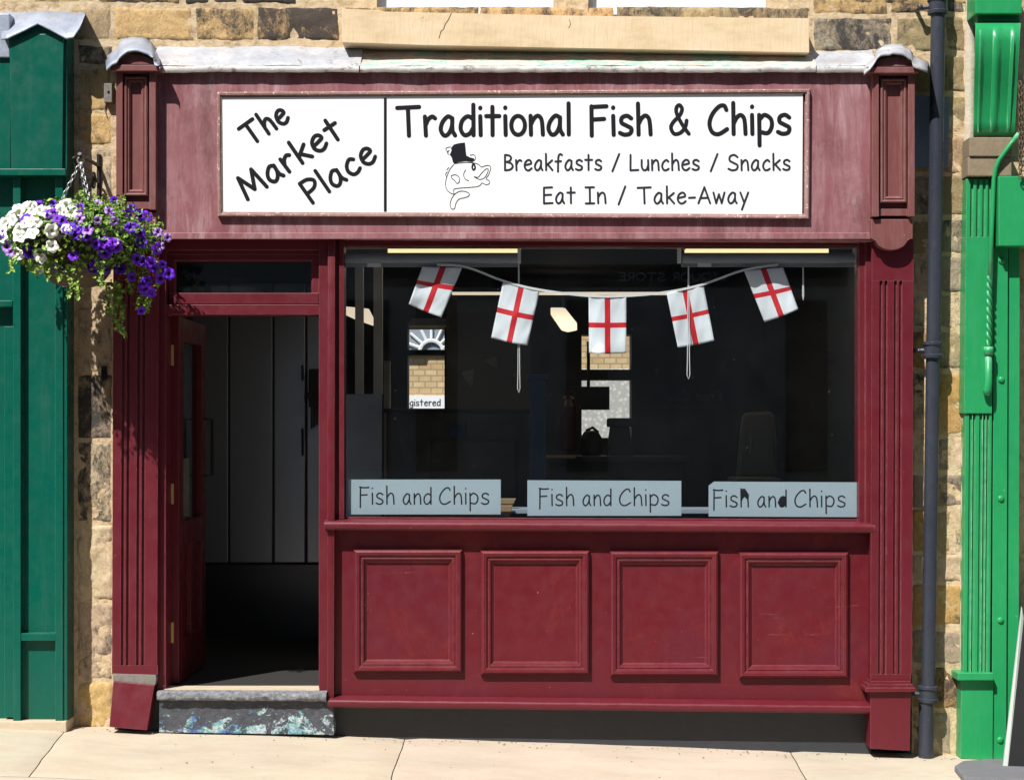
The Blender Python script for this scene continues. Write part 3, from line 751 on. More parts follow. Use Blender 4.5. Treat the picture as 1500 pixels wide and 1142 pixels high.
def pilaster(x0t, x1t, x0b, x1b, yt, yb, flutes, fy0, fy1):
    """shaft with two pairs of round-ended grooves cut as real recesses between raised strips"""
    m = MB(); lerp = lambda a, b, y: a+(b-a)*(y-yt)/(yb-yt)
    cols = [0.0]
    w0 = x1t-x0t
    gs = [(f-2.2, f+2.2) for f in flutes]
    edges = [x0t]+[e for g in gs for e in g]+[x1t]
    dxb = x0b-x0t
    strips = [(edges[i], edges[i+1]) for i in range(0, len(edges), 2)]
    for a, b in strips:
        m.q([(a, fy0), (b, fy0), (b+dxb, fy1), (a+dxb, fy1)], YP, YP+0.03, 0.0016)
    m.q([(x0t, yt), (x1t, yt), (x1t, fy0), (x0t, fy0)], YP, YP+0.03, 0.0)
    m.q([(x0b, fy1), (x1b, fy1), (x1b, yb), (x0b, yb)], YP, YP+0.03, 0.0)
    m.q([(x0t, yt), (x1t, yt), (x1b, yb), (x0b, yb)], YP+0.014, 0.06, 0.0)
    return m.build('pilaster', M['maroon'], shop)
pl = pilaster(166, 232, 164, 231, 311, 987, [181, 188.5, 203.5, 211], 410, 974)
pr = pilaster(1277, 1338, 1275, 1334, 350, 998, [1290.5, 1298, 1312, 1319.5], 411, 987)
# broken left base and leaning plinth board
m = MB(); pts = [(165, 986), (228, 988), (229, 994), (227, 1003), (205, 1000), (192, 1001), (180, 998), (166, 999)]
m.q(pts, YP-0.006, 0.0, 0.002); m.build('broken_base', M['bargey'], pl)['label'] = 'broken bare timber where the base moulding has come away'
m = MB()
fr = [P(166, 997, -0.16), P(226, 1003, -0.16), P(215, 1069, -0.20), P(160, 1064, -0.20)]
m.prism(fr, [p+Vector((0, 0.10, 0)) for p in fr], 0.003); m.build('plinth', M['maroon'], pl)['label'] = 'crooked leaning plinth board'
m = MB(); m.r(168, 1003, 236, 1072, -0.08, 0.05, 0.0); m.build('backing_block', M['dkplinth'], pl)
# right base
def base(m):
    for (d, y0, y1, yy) in ((0, 997, 1002, YP-0.02), (-4, 1002, 1007, YP-0.035), (-7, 1007, 1013, YP-0.05)):
        m.q([(1275+d, y0), (1334-d, y0), (1335-d, y1), (1275+d, y1)], yy, 0.0, 0.003)
m = MB(); base(m); m.build('base_moulding', M['maroon'], pr)
m = MB(); m.q([(1275, 1013), (1334, 1013), (1333, 1099), (1275, 1096)], YP-0.025, 0.0, 0.003); m.build('plinth', M['maroon'], pr)

# door frame, fanlight
m = MB()
m.r(231, 347, 243, 1012, -0.10, 0.06, 0.003)                                  # outer jamb strip
m.r(243, 350, 467, 366, -0.075, 0.06, 0.003); m.r(243, 366, 467, 373, -0.05, 0.06, 0.002)
m.r(243, 446, 467, 461, -0.085, 0.06, 0.003)                                  # transom
m.r(243, 373, 248, 446, -0.03, 0.06, 0); 
m.r(467, 350, 480, 1014, -0.085, 0.06, 0.003)
df = m.build('door_frame', M['maroon'], shop)
m = MB()
moulded(m, rect(247, 372, 467, 445), -0.03, [(0, 0.03), (0, -0.014), (9, -0.014), (11, -0.006), (11.5, 0.02)])
bmesh.ops.delete(m.bm, geom=[m.bm.faces[-1]] if False else [f for f in m.bm.faces if f.calc_area() > 0.06], context='FACES')
m.r(247, 429, 466.5, 445, -0.052, -0.03, 0.003)
fl = m.build('fanlight', M['maroon'], df)
m = MB(); m.r(257, 382, 457, 436, -0.018, -0.012, 0); m.build('pane', M['glass2'], fl)
m = MB()
m.q([(480, 350), (491, 350), (489, 1026), (479, 1026)], -0.115, 0.06, 0.006)  # rounded mullion
m.r(490, 350, 497.5, 762, -0.07, 0.06, 0.002)
m.build('mullion', M['maroon_red'], shop, True, 40)
# shop window
m = MB()
m.r(497, 352, 504, 760, -0.085, 0.03, 0.003)
m.r(504, 352, 1258, 360.5, -0.06, 0.03, 0.002)
m.q([(1258, 352), (1273, 352), (1273, 768), (1258, 768)], -0.085, 0.03, 0.003); m.r(1268, 353, 1277, 768, -0.098, 0.03, 0.003)
m.prism([P(504, 757, -0.055), P(1258, 760, -0.055), P(1258, 770, -0.055), P(504, 767, -0.055)], [P(504, 757, 0.0)+Vector((0, 0.02, 0.0)), P(1258, 760, 0.02), P(1258, 770, 0.02), P(504, 767, 0.02)], 0.003)
wf = m.build('shop_window', M['maroon'], shop)
m = MB(); m.r(502, 357, 1260, 762, -0.046, -0.040, 0); m.build('pane', M['glass'], wf)
# sill with rounded nose, sloping top
def ledge(name, q, yf, yb, mat, rise):
    tl, tr, br, bl = q; m = MB(); n = 24; rows = []
    for i in range(n+1):
        t = i/n; xt = tl[0]+(tr[0]-tl[0])*t; zt = tl[1]+(tr[1]-tl[1])*t; zb = bl[1]+(br[1]-bl[1])*t
        h = zb-zt; r = []
        for y, pz in ((yb, zt-rise), (yf+0.012, zt), (yf+0.003, zt+h*0.12), (yf, zt+h*0.35), (yf, zt+h*0.7), (yf+0.006, zt+h*0.93), (yf+0.014, zb), (yb, zb)):
            r.append(m.v(P(xt, pz+0.5*noise.noise((xt*0.03, y, 3)), yf)*1+Vector((0, y-yf, 0))))
        rows.append(r)
    k = 8
    for A, B in zip(rows, rows[1:]):
        for i in range(k): m.f([A[i], A[(i+1) % k], B[(i+1) % k], B[i]])
    m.f(rows[0]); m.f(rows[-1][::-1])
    return m.build(name, mat, shop, True, 50)
ledge('window_sill', [(475, 763.5), (1282, 767.5), (1282, 781), (475, 776)], -0.145, 0.0, M['maroon'], 5)
ledge('bottom_rail', [(480, 1024), (1282, 1033), (1282, 1045.5), (480, 1036)], -0.156, 0.0, M['maroon'], 4)
# stall riser with four framed panels
m = MB(); m.q([(488, 776), (1275, 780), (1275, 1036), (488, 1028)], YS, 0.0, 0); 
sr = m.build('stall_riser', M['maroon_red'], shop)
for q in (rect(518, 804.5, 677, 985), rect(704, 806, 863.5, 988), rect(893.5, 807, 1052.5, 990), rect(1082.5, 808.5, 1243, 993)):
    m = MB()
    moulded(m, q, YS, [(0, 0), (0, -0.020), (1.5, -0.030), (4, -0.036), (8, -0.034), (11, -0.022), (12.5, -0.026), (14.5, -0.024), (17, -0.012), (19, -0.006), (19.5, -0.003)])
    m.build('panel', M['maroon_red'], sr)
m = MB(); m.q([(488, 1034), (1276, 1040), (1276, 1108), (488, 1090)], -0.035, 0.0, 0); m.build('plinth', M['dkplinth'], shop)
# the open door
YD0, YD1 = 0.05, 0.84; xd = X(262, YD0)
door_loc = None
m = MB(); zb, zt = Z(1000, YD0), Z(463, YD0); th = 0.058
def dz(py): return Z(py, YD0)
def dbox(y0, y1, z0, z1, xa=None, xb=None, b=0.002): m.box(xd-th if xa is None else xa, xd if xb is None else xb, y0, y1, z0, z1, b)
dbox(YD0, YD0+0.13, zb, zt); dbox(YD1-0.13, YD1, zb, zt)
dbox(YD0+0.13, YD1-0.13, zt-0.12, zt); dbox(YD0+0.13, YD1-0.13, zb, zb+0.22); dbox(YD0+0.13, YD1-0.13, dz(800), dz(765))
dbox(YD0+0.13, YD1-0.13, zb+0.22, dz(800), xd-0.04, xd-0.018)
dbox((YD0+YD1)/2-0.05, (YD0+YD1)/2+0.05, zb+0.22, dz(800))
door = m.build('door', M['maroon_red'], shop)
m = MB(); m.box(xd-0.035, xd-0.027, YD0+0.125, YD1-0.125, dz(766), zt-0.118); m.build('pane', M['glass2'], door)
m = MB(); m.box(xd-0.026, xd-0.024, YD0+0.15, YD0+0.42, dz(760), dz(672)); m.build('poster', M['poster'], door)
m = MB(); yh = YD1-0.07; m.tube([(xd, yh, dz(700)), (xd+0.05, yh, dz(700)), (xd+0.05, yh, dz(612)), (xd, yh, dz(612))], 0.009, 8); m.build('handle', M['iron'], door)
for py in (520, 723, 926):
    m = MB(); m.r(243.5, py-15, 254, py+15, 0.040, 0.051, 0.001); m.tube([P(244.5, py-15, 0.034), P(244.5, py+15, 0.034)], 0.008, 8)
    for k in (-9, 0, 9): m.lathe([(0.003, 0), (0.003, 0.002)], P(249, py+k, 0.0455), 8, 'Y')
    m.build('hinge', M['brass'], door)

# doorstep
stp = thing('doorstep', 'worn stone doorstep with rough grey edge and peeling blue and turquoise paint', 'step', (X(358), -0.1, ground(X(358))))
m = MB(); m.q([(233, 1023), (488, 1025), (489, 1076), (233, 1072)], -0.13, 0.05, 0.004); m.build('riser', M['steppaint'], stp)
m = MB(); rows = []
for i in range(61):
    px = 230+(478-230)*i/60; row = []
    for y, py in ((-0.15, 1025.5), (-0.165, 1023), (-0.17, 1018), (-0.165, 1014), (-0.15, 1012.5), (-0.10, 1012)):
        p = P(px, py+1.5*(px-230)/250, -0.16); p.y = y+0.006*noise.noise((px*0.11, py*0.2, 1)); p.z += 0.004*noise.noise((px*0.13, py, 4)); row.append(m.v(p))
    rows.append(row)
for A, B in zip(rows, rows[1:]):
    for k in range(5): m.f([A[k], B[k], B[k+1], A[k+1]])
m.f([r[0] for r in rows]+[rows[-1][5], rows[0][5]]) if False else None
m.r(231, 1014, 477, 1025, -0.14, 0.0, 0)
m.build('nosing', M['stepedge'], stp, True, 50)
m = MB(); m.box(X(241, -.1), X(468, -.1), -0.105, 0.018, Z(1024, -0.16), Z(1012, -0.16)+0.004, 0.002); m.build('tread', M['tread'], stp)

# ------------------------------------------------------------------ the sign
YSG = YF-0.022
sg = thing('fascia_sign', 'long white shop sign with black lettering and a fish in a top hat', 'sign', (0, YF, Z(316, YF)))
m = MB(); PQ = [(324, 143), (1176, 137), (1175, 314), (324, 311)]
m.q(PQ, YSG+0.008, YF+0.001, 0.0); m.build('panel', M['white'], sg)
m = MB(); FQ = [(317.5, 135), (1186.5, 130.5), (1185, 320.5), (319, 317)]
m.rings([(FQ, YF+0.002), (FQ, YSG-0.003), (inset(FQ, 1.5), YSG-0.008), (inset(FQ, 4), YSG-0.007), (inset(FQ, 4.5), YSG-0.001), (inset(FQ, 6.5), YSG+0.001), (inset(FQ, 7), YSG+0.01)], False)
m.build('frame', M['bare'], sg)
m = MB(); m.q([(562.3, 143.5), (566.2, 143.5), (566.2, 309.5), (562.3, 309.5)], YSG+0.0055, YSG+0.009, 0); m.build('divider', M['ink'], sg)
YT = YSG+0.0065
def line(*a, **k): return lettering('lettering', *a, **k)
line('The', (366, 214), (424, 176), 31, 5.6, YT, M['ink'], sg, gap=0.22)
line('Market', (363, 292), (503, 199), 34, 5.8, YT, M['ink'], sg)
line('Place', (457, 298), (552, 233), 34, 5.6, YT, M['ink'], sg)
line('Traditional', (582, 199), (834, 197), 42, 6.2, YT, M['ink'], sg, gap=0.17)
line('Fish', (865, 198), (953, 197), 42, 6.2, YT, M['ink'], sg)
line('&', (982, 196), (1009, 196), 42, 5.6, YT, M['ink'], sg)
line('Chips', (1038, 196.5), (1157, 196), 42, 6.2, YT, M['ink'], sg)
for tx, a, b in (('Breakfasts', 739, 881), ('/', 897, 908), ('Lunches', 923, 1024), ('/', 1041, 1052), ('Snacks', 1067, 1157)):
    line(tx, (a, 249.5), (b, 249), 22.5, 3.0, YT, M['ink2'], sg)
for tx, a, b in (('Eat', 796, 842), ('In', 858, 887), ('/', 906, 917), ('Take-Away', 934, 1096)):
    line(tx, (a, 298), (b, 297.5), 23.5, 3.0, YT, M['ink2'], sg)
# fish emblem, read off in pixels
def emblem():
    Q = lambda pts: [(310+a/3.3333, 130+b/3.3333) for a, b in pts]
    m = MB(); f = lambda u, v, h: P(u, v, YT)+Vector((0, -h, 0))
    hat = Q([(1178, 358), (1172, 335), (1163, 322), (1172, 300), (1168, 290), (1184, 272), (1210, 266), (1236, 263), (1240, 300), (1243, 326), (1262, 336), (1280, 340), (1283, 349), (1272, 356), (1240, 352), (1205, 357), (1184, 364)])
    m.q(hat, YT-0.001, YT, 0)
    cur = [[(1184, 366), (1215, 362), (1250, 360), (1278, 362)],
           [(1262, 325), (1278, 322), (1288, 334), (1284, 350)], [(1166, 284), (1148, 288), (1144, 298), (1156, 310)], [(1160, 300), (1150, 312), (1160, 322)],
           [(1182, 370), (1164, 392), (1148, 430), (1142, 462), (1147, 490), (1164, 508), (1184, 515)],
           [(1184, 515), (1182, 492), (1204, 486), (1250, 482), (1295, 478), (1312, 470)],
           [(1150, 405), (1142, 418), (1148, 432)], [(1158, 384), (1148, 396)],
           [(1278, 362), (1300, 368), (1318, 382), (1330, 378), (1350, 374), (1362, 382), (1360, 400), (1350, 424)],
           [(1282, 428), (1300, 432), (1318, 412), (1336, 394), (1350, 392), (1346, 412), (1330, 436), (1306, 442), (1282, 430)],
           [(1350, 424), (1340, 440), (1356, 450), (1354, 464), (1338, 468), (1322, 460), (1312, 470)],
           [(1240, 396), (1230, 418), (1238, 440), (1256, 450)],
           [(1170, 424), (1190, 420), (1208, 432), (1210, 452), (1198, 462), (1186, 448), (1172, 436), (1170, 424)],
           [(1184, 516), (1170, 540), (1164, 568), (1172, 586), (1186, 584), (1192, 560), (1206, 540), (1224, 534), (1240, 530), (1256, 522), (1256, 510), (1232, 500), (1206, 502), (1184, 516)],
           [(1276, 366), (1284, 374), (1286, 388), (1278, 396), (1272, 386), (1274, 372)]]
    for i, c in enumerate(cur):
        ribbon(m, [(a, b) for a, b in cr(Q(c))], 0.42 if i != 14 else 1.2, f, 0.0006*(1+0.1*i))
    m.build('fish_emblem', M['ink'], sg)
emblem()

# ------------------------------------------------------------------ things in the window
YB = 0.0
def blind(px0, px1, cords, label, tag_px):
    t = thing('roller_blind', label, 'blind', (X((px0+px1)/2), YB, Z(391, YB)), 'rolled up blinds in the shop window')
    m = MB(); m.tube([P(px0+3, 378.5, YB), P(px1-3, 378.5, YB)], 8.2/S, 18); m.build('roller', M['blind'], t, True, 50)
    m = MB(); m.r(px0+2, 386, px1-2, 391, YB-0.008, YB+0.004, 0.002); m.build('bottom_bar', M['blind'], t)
    for px in (px0, px1):
        m = MB(); m.r(px-3, 363, px+2, 385, YB-0.025, YB+0.02, 0.002); m.build('bracket', M['cord'], t)
    m = MB(); m.r(tag_px, 384.5, tag_px+20, 391, YB-0.0105, YB-0.0085, 0); m.build('label', M['cord'], t)
    for cx, y0, y1, wd in cords:
        m = MB()
        pts = [P(cx-wd*0.3, y0, YB-0.02)]+[P(cx-wd, y1-30, YB-0.02), P(cx-wd*1.4, y1-6, YB-0.02), P(cx, y1, YB-0.02), P(cx+wd*1.4, y1-6, YB-0.02), P(cx+wd, y1-30, YB-0.02)]+[P(cx+wd*0.3, y0, YB-0.02)]
        m.tube(pts, 0.0022, 6); m.build('pull_cord', M['cord'], t)
blind(504, 761, [(760, 384, 575, 1.3)], 'grey roller blind rolled up at the window top on the door side', 538)
blind(996, 1254, [(1008.5, 390, 555, 1.5), (1176.5, 392, 440, 0.6)], 'grey roller blind rolled up at the window top beside the right pilaster', 1022)

YFLG = -0.022
bt = thing('flag_bunting', 'string of five white flags with red crosses hanging across the shop window', 'bunting', P(890, 434, YFLG))
m = MB(); sp = cr([(640, 388), (683, 391.5), (737, 411.5), (790, 424.5), (862, 433.5), (917, 433.5), (976, 428), (1030, 416.5), (1089, 396), (1140, 388)], 6)
rows = []
for i, (a, b) in enumerate(sp):
    rows.append([m.v(P(a, b-1.9, YFLG-0.004)), m.v(P(a, b+1.5, YFLG-0.004)), m.v(P(a, b+1.5, YFLG-0.0025)), m.v(P(a, b-1.9, YFLG-0.0025))])
for A, B in zip(rows, rows[1:]):
    for k in range(4): m.f([A[k], A[(k+1) % 4], B[(k+1) % 4], B[k]])
m.build('string', M['cord'], bt)
def flag(q, i):
    nu, nv = 18, 26
    cu, cv = (0.425, 0.575), (0.455, 0.545)
    if i == 0: cu, cv = (0.44, 0.60), (0.36, 0.46)
    if i == 3: cv = (0.44, 0.52)
    us = sorted({k/nu for k in range(nu+1)} | set(cu)); vs = sorted({k/nv for k in range(nv+1)} | set(cv))
    m = MB(); rows = []
    for v in vs:
        r = []
        for u in us:
            (ax, ay), (bx, by), (cx, cy), (dx, dy) = q
            px = (ax+(bx-ax)*u)*(1-v)+(dx+(cx-dx)*u)*v; py = (ay+(by-ay)*u)*(1-v)+(dy+(cy-dy)*u)*v
            py += 1.2*math.sin(u*PI)*v
            r.append(m.v(P(px, py, YFLG+0.009*v*math.sin(u*5.5+i*1.7)+0.012*v*v*math.sin(i*2.1+u*2)+0.010*noise.noise((u*2.2+i*7, v*2.6, i*3.1))+0.004*noise.noise((u*6+v*3+i*7, v*2, i*5.1)))))
        rows.append(r)
    fl = []
    for j in range(len(vs)-1):
        for k in range(len(us)-1):
            f = m.f([rows[j][k], rows[j+1][k], rows[j+1][k+1], rows[j][k+1]])
            um = (us[k]+us[k+1])/2; vm = (vs[j]+vs[j+1])/2
            f.material_index = 1 if (cu[0] < um < cu[1] or cv[0] < vm < cv[1]) else 0
    o = m.build('flag', M['flagw'], bt, True); o.data.materials.append(M['flagr'])
    sm = o.modifiers.new('thick', 'SOLIDIFY'); sm.thickness = 0.0008
for i, q in enumerate((((618.7, 390.5), (676.8, 392), (646.7, 464.8), (598.7, 445.3)), ((736.8, 412.5), (790.7, 424.8), (772.5, 505.9), (719.5, 494.7)), ((862.2, 434.6), (917.4, 434.6), (917.4, 517), (862.8, 517)), ((976.2, 429), (1030.3, 417), (1046.2, 498.8), (993, 508.9)), ((1089.6, 396), (1147, 391.5), (1169.4, 452.9), (1119.9, 471.6)))):
    flag(q, i)

YV = -0.036
def sticker(q, x0, x1, base, label, torn=False):
    t = thing('window_sticker', label, 'sign', P((q[0][0]+q[2][0])/2, q[2][1], YV), 'frosted lettering signs along the window bottom')
    m = MB(); m.q(q, YV, YV+0.002, 0); m.build('vinyl', M['frost'], t)
    y = YV-0.0004
    L = x1-x0
    lettering('lettering', 'ƒish', (x0, base), (x0+L*0.265, base), 24.5, 2.1, y, M['ink'], t)
    lettering('lettering', 'and', (x0+L*0.335, base), (x0+L*0.555, base), 23, 2.1, y, M['ink'], t)
    lettering('lettering', 'Chips', (x0+L*0.615, base), (x0+L, base), 24, 2.1, y, M['ink'], t)
    if torn:
        m = MB(); m.q([(1086, 716), (1091, 715), (1097, 724), (1096, 733), (1091, 727), (1086, 729)], y-0.0021, y-0.0008, 0); m.build('torn_hole', M['ink'], t); m = MB()
        m.q([(1139, 736), (1143, 728), (1151, 727), (1151, 740), (1144, 741)], y-0.0021, y-0.0008, 0); m.build('torn_hole', M['ink'], t)
sticker([(510, 702), (733.5, 702), (733.5, 753), (510, 753)], 527, 716, 738, 'frosted lettering sign at the window bottom nearest the doorway')
sticker([(772.5, 703), (998, 704), (998, 755), (772.5, 755)], 790, 980, 740, 'undamaged frosted lettering sign between the other two at the window bottom')
sticker([(1046, 705), (1255, 706), (1255, 757), (1038, 756), (1038, 711)], 1045, 1238, 742, 'frosted lettering sign with clipped corner and black torn letters', True)

# ------------------------------------------------------------------ inside the shop
def simple(name, label, cat, mat, fn, group=None):
    m = MB(); fn(m); return tag(m.build(name, mat), label, cat, group)
YL = 1.3
def lamp(p, sx, sy, e):                                 # the light a lit strip lamp gives, just under its diffuser
    l = bpy.data.lights.new('strip_lamp', 'AREA'); l.shape = 'RECTANGLE'; l.size = sx; l.size_y = sy; l.energy = e; l.color = (1, 0.88, 0.68)
    o = bpy.data.objects.new('strip_lamp', l); COL.objects.link(o); o.location = p
for a, b, lb in ((566, 764, 'lit yellow strip light above the blind nearest the door'), (1004, 1216, 'lit yellow strip light above the right hand blind')):
    t = thing('strip_light', lb, 'ceiling light', P((a+b)/2, 363, YL), 'lit ceiling lights inside the shop')
    m = MB(); m.r(a, 358, b, 363, YL, YL+0.15, 0.002); m.build('housing', M['paleup'], t)
    m = MB(); m.r(a+2, 363.1, b-2, 373.0, YL+0.005, YL+0.14, 0.004); m.build('diffuser', M['tube'], t)
    lamp((X((a+b)/2, YL), YL+0.07, Z(374, YL)-0.01), 0.8, 0.12, 2.2 if a < 700 else 1.5)
YL2 = 3.6
t = thing('strip_light', 'long thin lit strip light at the back of the shop behind the flags', 'ceiling light', P(780, 427, YL2), 'lit ceiling lights inside the shop')
m = MB(); m.r(660, 422, 982, 427.5, YL2, YL2+0.12, 0); m.build('housing', M['ceil'], t)
m = MB(); m.r(662, 427.6, 980, 430.5, YL2+0.002, YL2+0.1, 0); m.build('diffuser', M['warm'], t)
lamp((X(820, YL2), YL2+0.05, Z(431, YL2)-0.01), 1.5, 0.1, 1.5)
t = thing('ceiling_lamp', 'lit slanting oblong lamp between second and third flags', 'ceiling light', P(826, 472, 4.2), 'lit ceiling lights inside the shop')
fr = [P(806, 461, 3.9), P(828, 461, 3.9), P(846, 484, 3.75), P(832, 487, 3.7), P(822, 484, 3.7)]
m = MB(); m.prism(fr, [p+Vector((0, 0.05, 0.06)) for p in fr], 0.008); m.build('diffuser', M['warm'], t)
m = MB(); m.tube([P(826, 468, 3.95), P(826, 430, 3.95)], 0.01, 6); m.build('stem', M['blk'], t)
t = thing('ceiling_lamp', 'lit oblong lamp seen behind the pale uprights at the window edge', 'ceiling light', P(526, 466, 2.5), 'lit ceiling lights inside the shop')
fr = [P(498, 458, 2.5), P(540, 462, 2.5), P(548, 478, 2.4), P(520, 468, 2.4)]
m = MB(); m.prism(fr, [p+Vector((0, 0.05, 0.05)) for p in fr], 0.006); m.build('diffuser', M['warm'], t)
# steel cabinets seen through the doorway
YK = 2.2
t = thing('steel_cabinet', 'tall brushed steel cabinets with black handles seen through the open doorway', 'cabinet', P(380, 1000, YK))
for a, b in ((232, 334), (336.5, 399), (401.5, 447), (449.5, 478)):
    m = MB(); m.r(a, 415, b, 824, YK, YK+0.03, 0.006)
    d = m.build('cabinet_door', M['steel'], t)
    if a == 401.5:
        for y0, y1 in ((536, 556), (628, 666)):
            m = MB(); m.tube([P(443, y0, YK-0.002), P(443, y0+2, YK-0.03), P(443, y1-2, YK-0.03), P(443, y1, YK-0.002)], 0.008, 6); m.build('handle', M['blk'], d)
m = MB(); m.r(228, 410, 482, 940, YK+0.032, YK+0.5, 0.0); m.build('carcass', M['blk'], t)
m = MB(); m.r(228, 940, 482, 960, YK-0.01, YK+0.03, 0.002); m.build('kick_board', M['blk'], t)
m = MB(); m.r(228, 826, 482, 938, YK, YK+0.03, 0.006); m.build('shadowed_lower_front', M['shadowed_steel'], t)['label'] = 'lower front of the cabinets, coloured dark for the shadow there'  # separate dark front carries the shadow over the bottom of the cabinets
def rack(m):
    m.r(452, 540, 475, 596, YK-0.06, YK-0.006, 0.01)
    for k in range(4): m.r(455+k*4, 590, 457+k*4, 628-3*k, YK-0.05, YK-0.03, 0.003)
    m.r(448, 575, 456, 584, YK-0.08, YK-0.05, 0.004)
simple('utensil_rack', 'black rack hanging on the steel cabinets beside the door jamb', 'rack', M['blk'], rack)
# partition, counter, blue pillar
t = thing('glazed_partition', 'grey blue partition with pale uprights at the door end of the window', 'partition', P(530, 750, 0.9))
m = MB(); m.r(500, 577, 559, 800, 0.9, 0.94, 0.004); m.build('lower_panel', M['greyp'], t)
for a, b in ((520, 532), (547, 560)):
    m = MB(); m.r(a, 380, b, 577, 0.9, 0.95, 0.003); m.build('upright', M['paleup'], t)
t = thing('serving_counter', 'dark panelled counter inside the window below the rear window', 'counter', P(670, 900, 1.4))
m = MB(); m.r(566, 603, 772, 960, 1.4, 1.9, 0.004); m.build('body', M['counter'], t)
m = MB(); m.r(560, 598, 776, 603, 1.37, 1.95, 0.003); m.build('counter_top', M['blk'], t)
m = MB(); m.r(632, 645, 756, 760, 1.385, 1.398, 0.003); m.build('panel', M['counter'], t)
m = MB(); m.r(660, 622, 682, 640, 1.385, 1.398, 0); m.build('notice', M['bluep'], t)
simple('wall_notice', 'small tilted blue paper notice on the dark wall under the first and second flags', 'notice', M['poster'], lambda m: m.q([(675, 545), (694, 541), (692, 566), (684, 560)], 3.0, 3.01, 0))
simple('wall_notice', 'small pale paper notice on the dark wall below the second flag', 'notice', M['poster'], lambda m: m.q([(708, 528), (727, 522), (729, 540), (720, 536)], 3.0, 3.01, 0))
simple('rear_partition', 'dark partition wall between the two rear windows', 'partition', M['counter'], lambda m: m.r(654, 440, 778, 1000, 3.02, 3.1, 0))
simple('door_frame_post', 'pale upright post beside the left rear window', 'post', M['paleup'], lambda m: m.r(562, 528, 571, 800, 3.6, 3.7, 0.004))
simple('extractor_hood', 'dim steel hood above the left rear window', 'hood', M['greyp'], lambda m: m.q([(604, 466), (656, 466), (656, 476), (596, 476)], 3.4, 3.7, 0.004))
simple('blue_pillar', 'dark blue painted pillar beside the counter', 'pillar', M['bluep'], lambda m: (m.r(776, 556, 800, 980, 1.2, 1.5, 0.01), m.r(773, 548, 803, 556, 1.18, 1.52, 0.004)))
def till(m):
    m.r(892, 612, 926, 625, 2.9, 3.2, 0.01); m.q([(896, 625), (922, 625), (928, 668), (890, 668)], 2.95, 3.2, 0.006)
simple('cash_till', 'black till silhouetted against the bright rear window', 'till', M['blk'], till)
def kettle(m):
    m.lathe([(0.06, 0), (0.085, 0.03), (0.08, 0.12), (0.05, 0.17), (0.02, 0.18)], P(866, 668, 3.0), 18)
    m.tube([P(859, 640, 3.0), P(860, 630, 3.0), P(868, 626, 3.0), P(875, 632, 3.0), P(876, 645, 3.0)], 0.012, 8)
simple('kettle', 'black rounded kettle with loop handle in front of the rear window', 'kettle', M['blk'], kettle)
def screen(m): m.r(832, 566, 893, 600, 3.4, 3.45, 0.004); m.tube([P(862, 566, 3.42), P(862, 500, 3.42)], 0.012, 8); m.r(838, 570, 887, 596, 3.395, 3.399, 0)
simple('hanging_screen', 'dark rectangular screen hanging in front of the rear window', 'screen', M['blk'], screen)
def worktop(m): m.r(800, 668, 1010, 676, 2.7, 3.4, 0.004); m.r(806, 676, 1004, 800, 2.75, 3.35, 0.004)
simple('work_bench', 'black bench under the bright rear window', 'bench', M['blk'], worktop)
simple('wooden_shelf', 'short pale wooden shelf beside the blue pillar', 'shelf', M['wood'], lambda m: (m.r(778, 667, 843, 671, 1.9, 2.1, 0.002), m.r(780, 671, 784, 690, 1.95, 2.05, 0.002)))
def red_reflection(m):  # added solid body standing in for a red reflection on the pane
    c = P(832, 660, 2.6); m.lathe([(0.05, 0), (0.062, 0.01), (0.062, 0.3), (0.045, 0.35), (0.018, 0.37), (0.018, 0.41)], c, 18)
    m.tube([c+Vector((0, 0, .4)), c+Vector((.05, -.02, .38)), c+Vector((.07, -.03, .2))], 0.01, 6)
simple('red_reflection_body', 'added dark red cylinder standing in for a red reflection in the window glass', 'red_reflection', M['red'], red_reflection)
def mirrored_headrest(m):  # added seat shape in place of a car headrest reflected in the window
    y = 1.6
    m.q([(1088, 612), (1092, 604), (1128, 602), (1136, 610), (1140, 700), (1080, 700)], y, y+0.08, 0.02)
    m.tube([P(1099, 632, y-0.02), P(1101, 650, y-0.03), P(1098, 668, y-0.03)], 0.007, 6)
    m.tube([P(1135, 632, y-0.02), P(1137, 652, y-0.03), P(1136, 668, y-0.03)], 0.006, 6)
    m.r(1080, 700, 1146, 712, y-0.4, y+0.1, 0.02)
    for px in (1084, 1140):
        for yy in (y-0.35, y+0.05): m.tube([P(px, 712, yy), Vector((X(px, yy), yy, 0.243))], 0.015, 8)
simple('mirrored_headrest', 'added dim seat shape above the clipped sticker, for a headrest mirrored in the glass', 'mirrored_headrest', M['counter'], mirrored_headrest)
# counter display at the bottom of the window (edge glimpsed between the stickers)
t = thing('display_shelf', 'blue edged shelf inside the window bottom between the stickers', 'shelf', P(880, 757, 0.3))
m = MB(); m.r(740, 745, 1256, 752, 0.16, 0.42, 0.003); m.build('top', M['greyp'], t)
m = MB(); m.r(742, 752, 1250, 900, 0.2, 0.24, 0.003); m.build('front', M['bluep'], t)
simple('wooden_tray', 'light wooden tray on the window ledge beside the first sticker', 'tray', M['wood'], lambda m: (m.q([(700, 740), (751, 740), (747, 756), (700, 756)], 0.08, 0.14, 0.003), m.q([(696, 730), (756, 730), (752, 738), (700, 738)], 0.2, 0.26, 0.003)))

